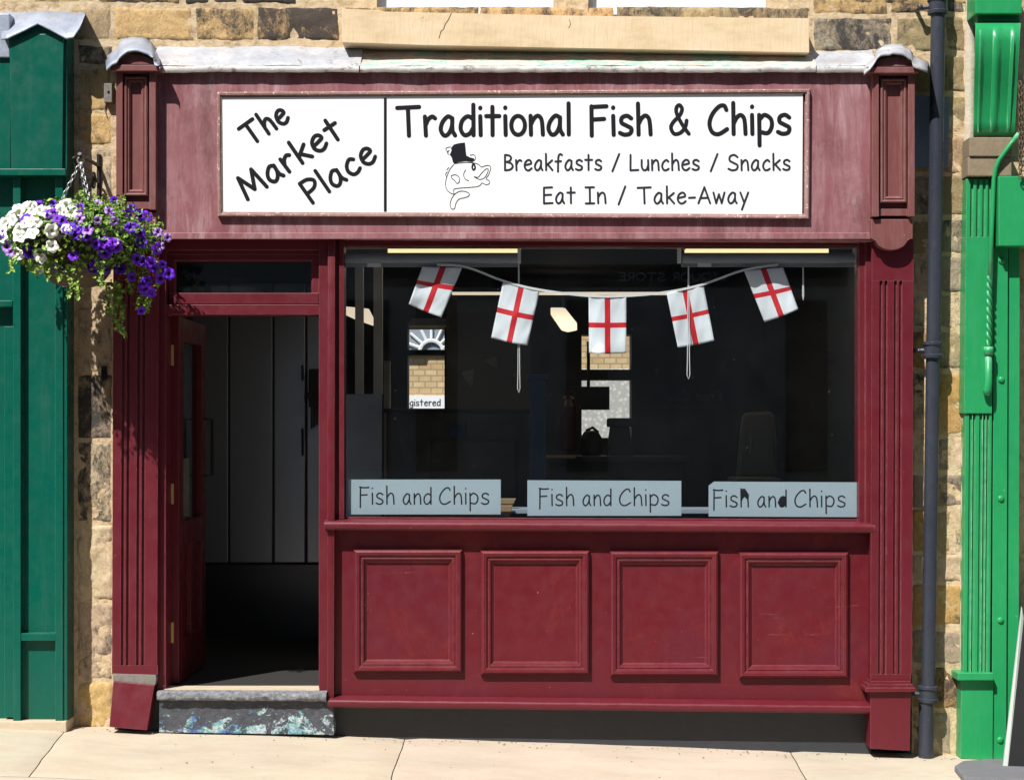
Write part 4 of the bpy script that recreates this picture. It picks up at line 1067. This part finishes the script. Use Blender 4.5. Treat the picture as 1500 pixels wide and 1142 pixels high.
# ------------------------------------------------------------------ behind the shop: sunlit rear building
YR = 11.0
rb = thing('brick_building', 'sunlit yellow brick building seen through the rear window', 'building', P(640, 760, YR))
m = MB(); m.box(-4.5, 3.5, YR, YR+1, -0.3, 3.1); m.build('wall', M['brick'], rb)
m = MB(); m.r(560, 579, 760, 620, YR-0.05, YR-0.002, 0); sgn = m.build('sign_board', M['white'], rb)
lettering('lettering', 'gistered', (600.5, 594), (645, 594), 9, 1.5, YR-0.0515, M['ink2'], sgn)
m = MB(); m.r(570, 476, 690, 516, YR-0.06, YR-0.002, 0); fw = m.build('arched_window', M['greyp'], rb)
m = MB()
c0 = (632, 516)
for k in range(9):
    a = PI*k/8; m.tube([P(c0[0]+16*math.cos(a), c0[1]-16*math.sin(a), YR-0.08), P(c0[0]+44*math.cos(a), c0[1]-40*math.sin(a), YR-0.08)], 0.018, 6)
m.tube([P(c0[0]+17*math.cos(PI*k/16), c0[1]-17*math.sin(PI*k/16), YR-0.08) for k in range(17)], 0.024, 6)
m.build('glazing_bars', M['wframe'], fw)
simple('roughcast_wall', 'pale grey roughcast yard wall seen through the rear window behind the till', 'wall', M['lace'], lambda m: m.q([(800, 540), (990, 540), (990, 700), (800, 700)], 7.8, 8.0, 0.01))

# ------------------------------------------------------------------ dark green shopfront on the left
gl = thing('dark_green_shopfront', 'glossy dark green panelled shopfront with lead cap at the left edge', 'shopfront', (X(40), -0.05, ground(X(40))))
m = MB()
m.q([(14, 50), (93, 50), (91, 248), (16, 248)], -0.17, 0.02, 0.003)
gy = [(14, 55), (55, 35), (93, 55)]; m.q(gy, -0.168, 0.02, 0.0)
m.r(91.5, 50, 98, 1062, -0.15, 0.02, 0.003)
m.build('console', M['dkgreen'], gl)
m = MB(); m.q([(-60, 247), (96, 247), (96, 257), (-60, 257)], -0.20, 0.02, 0.004); m.build('ledge', M['dkgreen'], gl)
m = MB()
m.r(19, 257, 30, 1062, -0.16, 0.02, 0.003); m.r(81, 257, 92, 1062, -0.16, 0.02, 0.003)
m.r(30, 257, 81, 1062, -0.115, 0.02, 0); m.r(30, 927, 81, 938, -0.155, 0.02, 0.004)
m.build('pilaster', M['dkgreen'], gl)
m = MB(); m.r(-60, 84, 15, 247, -0.10, 0.02, 0.002); m.r(-60, 257, 19, 440, -0.10, 0.02, 0)
m.r(-60, 440, 18, 449, -0.15, 0.02, 0.004)
m.r(-60, 449, 19, 1056, -0.085, 0.02, 0); m.r(6, 478, 19.5, 1050, -0.12, 0.02, 0.003)
m.build('side_panel', M['dkgreen'], gl)
m = MB(); m.r(-60, 84, -400, 1080, -0.06, 0.05, 0); m.build('shop_wall', M['dkgreen'], gl)
m = MB(); m.r(-60, 1056, 97, 1072, -0.18, 0.02, 0.005); m.build('base_stone', M['tread'], gl)
m = MB()
rows = []
for a, b in [(2, 56), (10, 55), (34, 44), (55, 33), (76, 43), (97, 55), (107, 53), (116, 40), (124, 24)]:
    row = []
    for y, d in ((-0.195, 3), (-0.195, 0), (-0.10, -12), (0.0, -26)):
        up = d if b > 30 else d*0.2
        row.append(m.v(P(a+1.5*noise.noise((a*.1, y*9, 0)), (b+up*(1 if y < 0 else 1.0)) if y < -0.01 else 16+2*noise.noise((a*.1, 1, 1)), y)))
    rows.append(row)
for A, B in zip(rows, rows[1:]):
    for k in range(3): m.f([A[k], B[k], B[k+1], A[k+1]])
o = m.build('lead_cap', M['leadcap'], gl, True); o.modifiers.new('thick', 'SOLIDIFY').thickness = 0.003
m = MB(); m.q([(-60, 20), (14, 20), (14, 84), (-60, 84)], -0.12, 0.02, 0.006); m.build('lead_flashing', M['leadcap'], gl)

# ------------------------------------------------------------------ bright green shopfront on the right
gr = thing('bright_green_shopfront', 'bright green painted shopfront with fluted pilaster and iron bolts at the right edge', 'shopfront', (X(1440), -0.05, ground(X(1440))))
m = MB(); pts = [(1413, 0), (1426, -30), (1428, 120), (1424, 300), (1417, 600), (1414, 985), (1410, 1104), (1402, 1104), (1407, 700), (1411, 300)]
rows = []
for i in range(80):
    py = -60+i*(1106+60)/79; xl = 1414-10*py/1106; xr = 1429-17*py/1106
    xl += 2.5*noise.noise((py*0.05, 0, 0)); xr += 2*noise.noise((py*0.05, 5, 0))
    rows.append([m.v(P(xl, py, 0.01)), m.v(P(xl+1, py, -0.03+0.01*noise.noise((py*.06, 2, 2)))), m.v(P(xr, py, -0.035+0.01*noise.noise((py*.06, 3, 2)))), m.v(P(xr, py, 0.01))])
for A, B in zip(rows, rows[1:]):
    for k in range(3): m.f([A[k], B[k], B[k+1], A[k+1]])
m.build('mortar_edge', M['render'], gr, True)
def fluted(m, q, flutes, y, dep=0.03):
    (x0, y0), (x1, _), _, (x3, y3) = q; dx = x3-x0
    e = [x0]+[v for f in flutes for v in (f-2.2, f+2.2)]+[x1]
    for i in range(0, len(e), 2): m.q([(e[i], y0), (e[i+1], y0), (e[i+1]+dx, y3), (e[i]+dx, y3)], y, y+dep, 0.003)
    m.q(q, y+0.013, 0.02, 0)
m = MB(); m.r(1429, -40, 1497, 20, -0.20, 0.02, 0.004); m.r(1432, 20, 1494, 32, -0.14, 0.02, 0.003); m.build('cornice_block', M['green'], gr)
# scrolled corbel: bulging profile with raised reeds
m = MB()
cols_ = [(1429, 0), (1440, 1), (1446, 0), (1452, 1), (1457, 0), (1462, 1), (1467, 0), (1473, 1), (1480, 0), (1495, 1)]
prof = [(34, 0.175), (44, 0.21), (60, 0.215), (90, 0.19), (120, 0.155), (150, 0.125), (178, 0.105), (194, 0.10), (199, 0.08)]
nx = 40; rows = []
for py, d in prof:
    r = []
    for i in range(nx+1):
        u = i/nx; px = 1429+66*u-(py-34)*0.035*u
        g = 0.014*max(0, math.sin(u*PI*5))**0.7 if 0.12 < u < 0.88 and 45 < py < 192 else 0.0
        r.append(m.v(P(px-(py-34)*0.02, py, -d-g)))
    rows.append(r)
for A, B in zip(rows, rows[1:]):
    for k in range(nx): m.f([A[k], B[k], B[k+1], A[k+1]])
lb = [m.v(P(1429-(py-34)*0.02, py, 0.02)) for py, d in prof]; rbk = [m.v(P(1495-(py-34)*0.055, py, 0.02)) for py, d in prof]
for k in range(len(prof)-1):
    m.f([lb[k], lb[k+1], rows[k+1][0], rows[k][0]]); m.f([rows[k][-1], rows[k+1][-1], rbk[k+1], rbk[k]])
m.f(rows[0]+[rbk[0], lb[0]]); m.f(rows[-1]+[rbk[-1], lb[-1]])
m.build('corbel', M['green'], gr, True, 50)
m = MB(); m.r(1420, 201, 1483, 229, -0.15, 0.02, 0.006); m.r(1418, 229.5, 1482, 258, -0.14, 0.02, 0.006); m.build('bare_block', M['beigeblock'], gr)
m = MB()
fluted(m, [(1416, 262), (1456, 262), (1455, 347), (1415, 347)], [1424, 1433, 1442, 1450], -0.11)
m.q([(1415, 347), (1456, 347), (1453, 605), (1412, 605)], -0.11, 0.02, 0.002)
fluted(m, [(1414, 605), (1453, 605), (1451, 987), (1411, 987)], [1422, 1427, 1437, 1442, 1447], -0.10)
m.q([(1408, 996), (1455, 996), (1454, 1114), (1407, 1110)], -0.10, 0.02, 0.003)
gp = m.build('pilaster', M['green'], gr)
m = MB(); m.q([(1403, 985), (1455, 985), (1455, 996), (1403, 996)], -0.14, 0.02, 0.004); m.build('base_moulding', M['green'], gp)
m = MB(); m.r(1463, 258, 1640, 360, -0.17, 0.02, 0.004); m.build('fascia_end', M['green'], gr)
m = MB(); m.q([(1456, 258), (1477, 258), (1474, 1113), (1453, 1113)], -0.085, 0.02, 0.003); m.q([(1477.5, 360), (1494, 360), (1492, 1113), (1474.5, 1113)], -0.065, 0.02, 0.003); m.build('door_post', M['green'], gr)
for py in (382, 556, 730, 908, 1083):
    m = MB(); m.lathe([(0.018, 0), (0.017, 0.006), (0.012, 0.011), (0.004, 0.013)], P(1467-(py-380)*0.003, py, -0.083), 14, 'Y'); m.build('bolt', M['green'], gr, True, 40)
m = MB(); m.r(1494, 360, 1640, 1113, 0.10, 0.12, 0); m.build('shop_glass', M['glass2'], gr)
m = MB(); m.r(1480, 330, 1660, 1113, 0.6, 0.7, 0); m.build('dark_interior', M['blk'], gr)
m = MB(); m.r(1640, -100, 1700, 1130, -0.06, 0.3, 0); m.r(1497, -100, 1700, 258, 0.0, 0.05, 0); m.build('shop_wall', M['green'], gr)
m = MB(); m.r(1494, 450, 1640, 458, 0.4, 0.42, 0); m.build('strip_light', M['tube'], gr)
# awning rod and plaited rope end
rod = thing('awning_rod', 'green painted bent awning rod hanging down the green pilaster', 'rod', P(1449, 600, -0.13))
m = MB(); m.tube([P(1492, 196, -0.17), P(1480, 212, -0.17), P(1464, 234, -0.16), P(1459, 246, -0.15), P(1456, 262, -0.14), P(1453, 330, -0.135), P(1450, 420, -0.135)], 0.012, 10); m.build('bar', M['green'], rod, True)
m = MB()
for s in (0, PI):
    m.tube([P(1449.5+2.2*math.cos(s+k*0.55)-0.02*k, 405+k*2.1, -0.135+0.008*math.sin(s+k*0.55)) for k in range(50)], 0.009, 7)
m.tube([P(1448, 508, -0.135), P(1448, 560, -0.135), P(1446, 572, -0.135), P(1445, 579, -0.135)], [0.017, 0.02, 0.024, 0.014], 10)
m.tube([P(1448, 508, -0.135), P(1448, 520, -0.135)], 0.024, 10)
m.build('plaited_grip', M['green'], rod, True)
def links(m, a, b, r, wire, n=None):
    d = b-a; L = d.length; step = r*2.6; n = n or int(L/step); d.normalize(); s1 = d.orthogonal().normalized(); s2 = d.cross(s1)
    for i in range(n):
        c = a+(b-a)*((i+0.5)/n); s = s1 if i % 2 else s2
        m.tube([c+d*math.cos(2*PI*k/10)*r*1.7+s*math.sin(2*PI*k/10)*r for k in range(10)], wire, 5, True)
ch = thing('awning_chain', 'rusty chain hanging beside the green corbel at the photo edge', 'chain', P(1497, 265, -0.2))
for dx, y0, y1 in ((0, 120, 262), (4, 130, 250), (8, 110, 258)):
    m = MB(); links(m, P(1494+dx, y0, -0.2-dx*0.004), P(1495+dx, y1, -0.2-dx*0.004), 0.009, 0.0035); m.build('chain_strand', M['rust'], ch, True)
# leaning board
bd = thing('leaning_board', 'pale edged board leaning by the green doorway on a grey base', 'board', (X(1485), -0.35, ground(X(1485))))
m = MB(); y = -0.42
fr = [P(1497, 888, y+0.2), P(1500, 905, y+0.2), P(1476, 1128, y), P(1469, 1128, y)]
m.prism(fr, [Vector((p.x+0.001, p.y+0.02, p.z)) for p in fr], 0.003)
m.build('edge', M['palegrey'], bd)
m = MB(); fr = [P(1500, 905, y+0.2), P(1640, 905, y+0.2), P(1640, 1128, y), P(1476, 1128, y)]
m.prism(fr, [Vector((p.x, p.y+0.018, p.z)) for p in fr], 0); m.build('face', M['blk'], bd)
m = MB(); q = [P(1398, 1122, -0.42), P(1412, 1114, -0.38), P(1455, 1112, -0.34), P(1640, 1112, -0.34)]
base_pts = [Vector((X(a, b_), b_, ground(X(a, b_))+0.03)) for a, b_ in ((1398, -0.45), (1410, -0.30), (1450, -0.22), (1640, -0.22), (1640, -0.75), (1412, -0.75))]
m.prism(base_pts, [p+Vector((0, 0, -0.06)) for p in base_pts], 0.012); m.build('base', M['rubber'], bd)

# ------------------------------------------------------------------ drainpipe
dp = thing('drainpipe', 'dark blue grey iron drainpipe on the stone strip beside the green shop', 'drainpipe', (X(1358), -0.1, ground(X(1358))))
cxp = lambda py: 1374.5-15.5*(py/1106)
YQ = -0.10
m = MB(); m.tube([P(cxp(py), py, YQ) for py in (-160, 0, 200, 505)], 10.4/S, 20); m.tube([P(cxp(py)-0.5, py, YQ) for py in (515, 700, 900, 1010)], 10.0/S, 20); m.tube([P(cxp(1012)-3, 1012, YQ), P(cxp(1112)-3, 1114, YQ)], 10.6/S, 20); m.build('pipe', M['navy'], dp, True, 60)
for py in (10, 513, 1016):
    m = MB(); c = P(cxp(py)-1, py, YQ)
    m.lathe([(0.038, -0.045), (0.05, -0.04), (0.052, -0.025), (0.046, -0.02), (0.046, 0.02), (0.053, 0.028), (0.053, 0.04), (0.039, 0.046)], c, 22)
    m.tube([c+Vector((-0.03, 0.0, 0)), c+Vector((-0.085, 0.03, 0)), c+Vector((-0.085, 0.09, 0))], 0.012, 8); m.tube([c+Vector((0.03, 0.02, 0)), c+Vector((0.06, 0.09, 0))], 0.012, 8)
    m.lathe([(0.014, 0), (0.012, 0.012), (0.004, 0.016)], c+Vector((-0.085, 0.018, 0)), 10, 'Y')
    m.build('collar', M['navy'], dp, True, 40)
m = MB(); m.q([(1337, 139), (1391, 143), (1389, 246), (1337, 246)], -0.024, 0.0, 0.002); tag(m.build('lead_patch', M['leadblue']), 'blue grey lead sheet on the stones behind the drainpipe', 'lead sheet')

# ------------------------------------------------------------------ hanging basket
YH = -0.50
bk = thing('wall_bracket', 'black scrolled iron bracket holding up the flower basket', 'bracket', P(140, 290, -0.02))
m = MB(); hook = P(118, 238, YH)
xw = X(146, 0)
wt = Vector((xw, -0.015, Z(244, 0)))
m.tube([wt+Vector((0, 0, 0.06)), wt+Vector((0, 0, -0.36))], 0.012, 8)
m.tube([wt, Vector((xw-0.02, -0.2, wt.z+0.01)), Vector((hook.x, YH, hook.z+0.03)), hook+Vector((0, -0.02, 0.04))], 0.010, 8)
m.tube([wt+Vector((0, 0, -0.3)), Vector((xw-0.01, -0.12, wt.z-0.22)), Vector((xw-0.04, -0.22, wt.z-0.08)), Vector((xw-0.06, -0.3, wt.z))], 0.008, 8)
m.tube([Vector((xw-0.01, -0.09+0.05*math.cos(a)*(1-a/16), wt.z-0.09+0.05*math.sin(a)*(1-a/16))) for a in [k*0.4 for k in range(28)]], 0.006, 6)
m.build('arm', M['iron'], bk, True, 50)
ob = P(152, 545, -0.02); m = MB(); m.tube([ob+Vector((0, 0.02, 0)), ob+Vector((0, -0.03, 0)), ob+Vector((0, -0.04, -0.03)), ob+Vector((0, -0.03, -0.05))], 0.007, 8); m.r(148, 536, 156, 556, -0.02, 0.0, 0.002)
tag(m.build('wall_hook', M['iron'], None, True, 50), 'small iron hook fixed in the stone joint below the basket', 'hook')

hb = thing('hanging_basket', 'hanging basket overflowing with white and purple petunias', 'flower basket', P(116, 425, YH))
c0 = P(113, 372, YH)
m = MB(); m.lathe([(0.075, -0.162), (0.12, -0.145), (0.155, -0.10), (0.182, -0.03), (0.195, 0.0), (0.20, 0.0), (0.20, 0.02), (0.185, 0.02), (0.17, -0.01)], c0, 30); m.build('bowl', M['bowl'], hb, True, 50)
for a in (200, 320, 80):
    m = MB(); e = c0+Vector((0.19*math.cos(math.radians(a)), 0.19*math.sin(math.radians(a)), 0.02)); links(m, hook.copy(), e, 0.0085, 0.0028); m.build('chain', M['chain'], hb, True)
m = MB(); m.tube([hook+Vector((0.016*math.cos(2*PI*k/12), 0, 0.016*math.sin(2*PI*k/12)+0.01)) for k in range(12)], 0.0035, 6, True); m.build('ring', M['chain'], hb, True)
rng = random.Random(21)
CE = P(116, 350, YH); RX, RY, RZ = 0.39, 0.33, 0.18
def shell_pt(u, v, k=1.0):                            # azimuth, elevation on the flower mound
    bump_ = 1+0.16*noise.noise((u*1.5, v*2, 3))
    return CE+Vector((RX*math.cos(v)*math.cos(u), RY*math.cos(v)*math.sin(u), RZ*math.sin(v)))*k*bump_
def leaves():
    m = MB(); tones = []
    def lf(p, n, s, tone):
        n = n.normalized(); t = n.orthogonal().normalized(); t = Matrix.Rotation(rng.uniform(0, 2*PI), 3, n) @ t; b = n.cross(t)
        vs = [m.v(p), m.v(p+t*s*0.45+b*s*0.32+n*s*0.08), m.v(p+t*s), m.v(p+t*s*0.45-b*s*0.32+n*s*0.08)]
        mid = m.v(p+t*s*0.5-n*s*0.06)
        for i in range(4): m.f([vs[i], vs[(i+1) % 4], mid])
        tones.extend([tone]*5)
    def tn(lime=0.0):
        k = rng.uniform(0.6, 1.6)
        return (0.10*k+0.26*lime, 0.20*k+0.30*lime, 0.034*k+0.03*lime)
    for _ in range(4600):
        u = rng.uniform(0, 2*PI); v = rng.uniform(-1.0, 1.5); k = rng.uniform(0.72, 1.04)
        p = shell_pt(u, v, k); n = (p-CE)+Vector((rng.gauss(0, .15), rng.gauss(0, .15), rng.gauss(0, .15)+0.05))
        lf(p, n, rng.uniform(0.016, 0.038), tn(rng.choice([0, 0, 0.3, 0.7]) if p.x < CE.x+0.1 else rng.choice([0, 0, 0, 0.4])))
    trails = [((70, 378), (68, 388), (72, 396), (70, 404), 60), ((86, 384), (85, 394), (88, 402), (86, 408), 60), ((146, 384), (148, 396), (146, 408), (149, 418), 90), ((190, 385), (194, 400), (190, 415), (193, 425), 70), ((103, 392), (101, 402), (104, 418), (100, 436), 60), ((112, 392), (112, 410), (116, 428), (114, 434), 60), ((168, 415), (172, 440), (168, 465), (182, 490), 150), ((158, 415), (160, 435), (158, 450), (160, 460), 70), ((176, 420), (178, 440), (180, 455), (178, 468), 80), ((205, 400), (212, 425), (216, 440), (212, 458), 110), ((225, 380), (232, 395), (236, 410), (230, 420), 70), ((215, 395), (206, 415), (204, 436), (200, 450), 70), ((57, 380), (54, 390), (52, 398), (54, 404), 30), ((20, 375), (17, 384), (18, 390), (16, 393), 30)]
    for a, b, c, d, n in trails:
        cv = cr([a, b, c, d], 10)
        yb = -0.72 if a[0] < 150 else -0.50
        for i in range(n):
            q = cv[min(int(i/n*len(cv)), len(cv)-1)]; wd = 8*(1-0.8*i/n)
            p = P(q[0]+rng.gauss(0, wd*0.5), q[1]+rng.gauss(0, 2.5), yb+rng.gauss(0, .025))
            lf(p, Vector((rng.gauss(0, .6), -1, rng.gauss(0.3, .5))), rng.uniform(0.013, 0.026), tn(rng.uniform(0.1, 0.8)))
        m.tube([P(x, y, yb) for x, y in cv], 0.002, 4); tones.extend([(0.08, 0.13, 0.03)]*(len(m.bm.verts)-len(tones)))
    for _ in range(90):                                # sprigs reaching out past the mound
        u = rng.uniform(-0.9, 0.5)-PI*0.2; v = rng.uniform(-0.3, 1.1); p0 = shell_pt(u, v, 0.95); d = (p0-CE).normalized()+Vector((0, 0, 0.35))
        for k in range(6):
            p = p0+d*(0.012*k)+Vector((rng.gauss(0, .006),)*3); lf(p, Vector((rng.gauss(0, 1), -0.7, rng.gauss(0.4, .6))), rng.uniform(0.012, 0.022), tn(rng.uniform(0, 0.5)))
    o = m.build('foliage', M['leaf'], hb); set_attr(o, 'tone', lambda i: tones[i])
    m = MB(); m.lathe([(0.22, -0.02), (0.30, 0.03), (0.29, 0.08), (0.20, 0.13), (0.05, 0.15)], c0, 20); m.build('soil', M['soil'], hb, True)
leaves()
def petunia(kind):
    m = MB(); cols = []; n = 40; rows = []
    rads = [0.08, 0.22, 0.5, 0.8, 1.0]
    for ri, r in enumerate(rads):
        row = []
        for k in range(n):
            a = 2*PI*k/n; lob = 1-0.16*r*abs(math.cos(2.5*a))**4-0.03*r*math.sin(9*a)
            h = [-0.55, -0.16, 0.02, 0.05, -0.04][ri]+0.09*r*r*math.sin(5*a+1)+0.05*r*math.sin(3*a)
            row.append(m.v((r*lob*math.cos(a), r*lob*math.sin(a), h)))
            vein = abs(math.sin(2.5*a))
            if kind == 0: cols.append((0.86, 0.87, 0.80) if r > 0.15 else (0.55, 0.6, 0.25))
            elif kind == 1: b = 0.75+0.35*vein; cols.append((0.12*b, 0.010*b, 0.54*b) if r > 0.3 else (0.02, 0.0, 0.09))
            elif kind == 2: b = 0.7+0.5*vein; cols.append((0.18*b, 0.018*b, 0.62*b) if r > 0.3 else (0.04, 0.0, 0.14))
            else: b = vein; cols.append((0.20+0.32*b, 0.05+0.28*b, 0.52+0.2*b) if r > 0.3 else (0.10, 0.0, 0.25))
        rows.append(row)
    for A, B in zip(rows, rows[1:]):
        for k in range(n): m.f([A[k], A[(k+1) % n], B[(k+1) % n], B[k]])
    nm = ['white_flower', 'purple_flower', 'purple_flower', 'lilac_flower'][kind]
    o = m.build(nm, M['petal'], None, True); set_attr(o, 'tone', lambda i: cols[i])
    return o
proto = [petunia(k) for k in range(4)]; used = [False]*4
def flower(kind, p, n, s):
    o = proto[kind] if not used[kind] else proto[kind].copy()
    if used[kind]: COL.objects.link(o)
    used[kind] = True
    o.parent = hb; q = n.to_track_quat('Z', 'Y'); o.rotation_mode = 'QUATERNION'
    o.rotation_quaternion = q @ Matrix.Rotation(rng.uniform(0, 6), 3, 'Z').to_quaternion()
    o.location = p-Vector(hb['_o']); o.scale = (s, s*rng.uniform(0.85, 1.0), s)
def front(px, py):
    x = X(px, YH-0.2); z = Z(py, YH-0.2); u = (x-CE.x)/RX; v = (z-CE.z)/RZ
    k = max(0.02, 1-u*u-v*v); return Vector((x, CE.y-RY*math.sqrt(k)-0.012, z))
W_ = [(28, 296), (12, 312), (20, 318), (33, 300), (8, 328), (3, 336), (27, 312), (50, 305), (72, 312), (66, 310), (112, 314), (56, 328), (66, 330), (44, 330), (34, 345), (57, 343), (85, 344), (106, 338), (110, 342), (25, 372), (20, 372), (62, 376), (68, 378), (86, 362), (45, 390), (99, 299), (6, 350), (2, 330), (38, 340), (15, 302), (36, 352), (94, 312), (50, 316), (40, 296)]
P1 = [(40, 322), (76, 300), (48, 298), (48, 371), (88, 389), (80, 388), (98, 329), (116, 338), (124, 346), (136, 350), (144, 389), (150, 360), (164, 366), (192, 332), (204, 338), (186, 302), (196, 314), (162, 292), (206, 356), (212, 382), (200, 378), (164, 390), (228, 402), (233, 384), (208, 408), (186, 402), (190, 372), (130, 346), (206, 420), (212, 424), (200, 452), (203, 416), (122, 342), (158, 372), (236, 395)]
P2 = [(118, 304), (182, 310), (170, 355), (160, 354), (92, 326), (134, 388), (138, 386), (216, 378), (176, 362), (2, 345), (200, 330), (114, 380), (226, 358), (82, 318), (210, 312), (218, 388)]
P3 = [(141, 297), (157, 312), (124, 325), (90, 313), (140, 342), (6, 360), (12, 366), (172, 328), (172, 358), (227, 356), (222, 336), (120, 394), (82, 412), (238, 344), (150, 332)]
for kind, lst, sc in ((0, W_, 0.036), (1, P1, 0.033), (2, P2, 0.033), (3, P3, 0.031)):
    for px, py in lst:
        p = front(px+rng.gauss(0, 2), py+rng.gauss(0, 2))
        n = Vector(((p.x-CE.x)*0.9+rng.gauss(0, .22), -0.75+rng.gauss(0, .15), (p.z-CE.z)*0.8+rng.gauss(0.12, .22))).normalized()
        flower(kind, p, n, sc*rng.uniform(0.72, 1.12))
for _ in range(34):                                    # far side and top of the mound
    u = rng.uniform(0.1, PI-0.1); v = rng.uniform(-0.2, 1.2); p = shell_pt(u, v, 1.05)
    flower(0 if p.x < CE.x-0.05 else rng.choice([1, 2, 3]), p, ((p-CE).normalized()+Vector((0, 0, .3))).normalized(), 0.033*rng.uniform(0.75, 1.1))

# small old electric fitting beside the left console
m = MB(); m.r(152, 122, 164, 150, -0.05, 0.0, 0.004); m.lathe([(0.008, 0), (0.006, 0.008)], P(158, 133, -0.05), 8, 'Y'); m.tube([P(156, 149, -0.02), P(153, 160, -0.015), P(157, 172, -0.012)], 0.003, 6)
tag(m.build('junction_box', M['bargey']), 'small weathered box fixed to the stone beside the left console', 'junction box')

# ------------------------------------------------------------------ the street opposite, seen only as dim reflections in the glass
YO = -13.0
M['shade'] = plain('shaded street stone', (0.50, 0.49, 0.47), 0.9)
op = thing('opposite_terrace', 'shaded stone terrace across the street, dimly mirrored in the shop window', 'building', (0, YO, 0))
m = MB(); m.box(-18, 18, YO-6, YO, -0.6, 13.5); m.build('wall', M['shade'], op)
def refl(px, py, y=YO):                                # where a mirrored pixel stands in the street
    k = (D+abs(y)-0.04)/D; return Vector(((px-750)/S*k, y, CZ+(HZ-py)/S*k))
def optext(text, px0, px1, py, cap, wt, mat):
    st, W = layout(text); m = MB(); a = refl(px0, py); b = refl(px1, py); k = (b.x-a.x)/W; c = cap/S*(D+13)/D
    f = lambda u, v, h: Vector((u, YO+0.05+h, v))
    for s in st: ribbon(m, [(a.x+p*k, a.z+q*c) for p, q in s], wt/S*(D+13)/D/2, f, 0.004)
    m.build('lettering', mat, op)
m = MB(); a = refl(560, 388); b = refl(1240, 420); m.box(a.x, b.x, YO+0.0005, YO+0.045, b.z, a.z, 0); m.build('fascia_board', M['inwall'], op)
optext('LIQUOR STORE', 1062, 906, 412, 11, 1.6, M['white'])
optext('Free Cash', 1056, 968, 586, 12, 1.8, M['white'])
optext('withdrawals', 1050, 972, 598, 7, 1.0, M['white'])
optext('Accountants', 720, 650, 458, 8, 1.2, M['white'])
for px in (540, 640, 860, 1180):
    a = refl(px-30, 440); b = refl(px+30, 690); m = MB(); m.box(min(a.x, b.x), max(a.x, b.x), YO+0.001, YO+0.06, b.z, a.z, 0.01); m.build('window', M['blk'], op)

for o in bpy.data.objects:
    if '_o' in o.keys(): del o['_o']
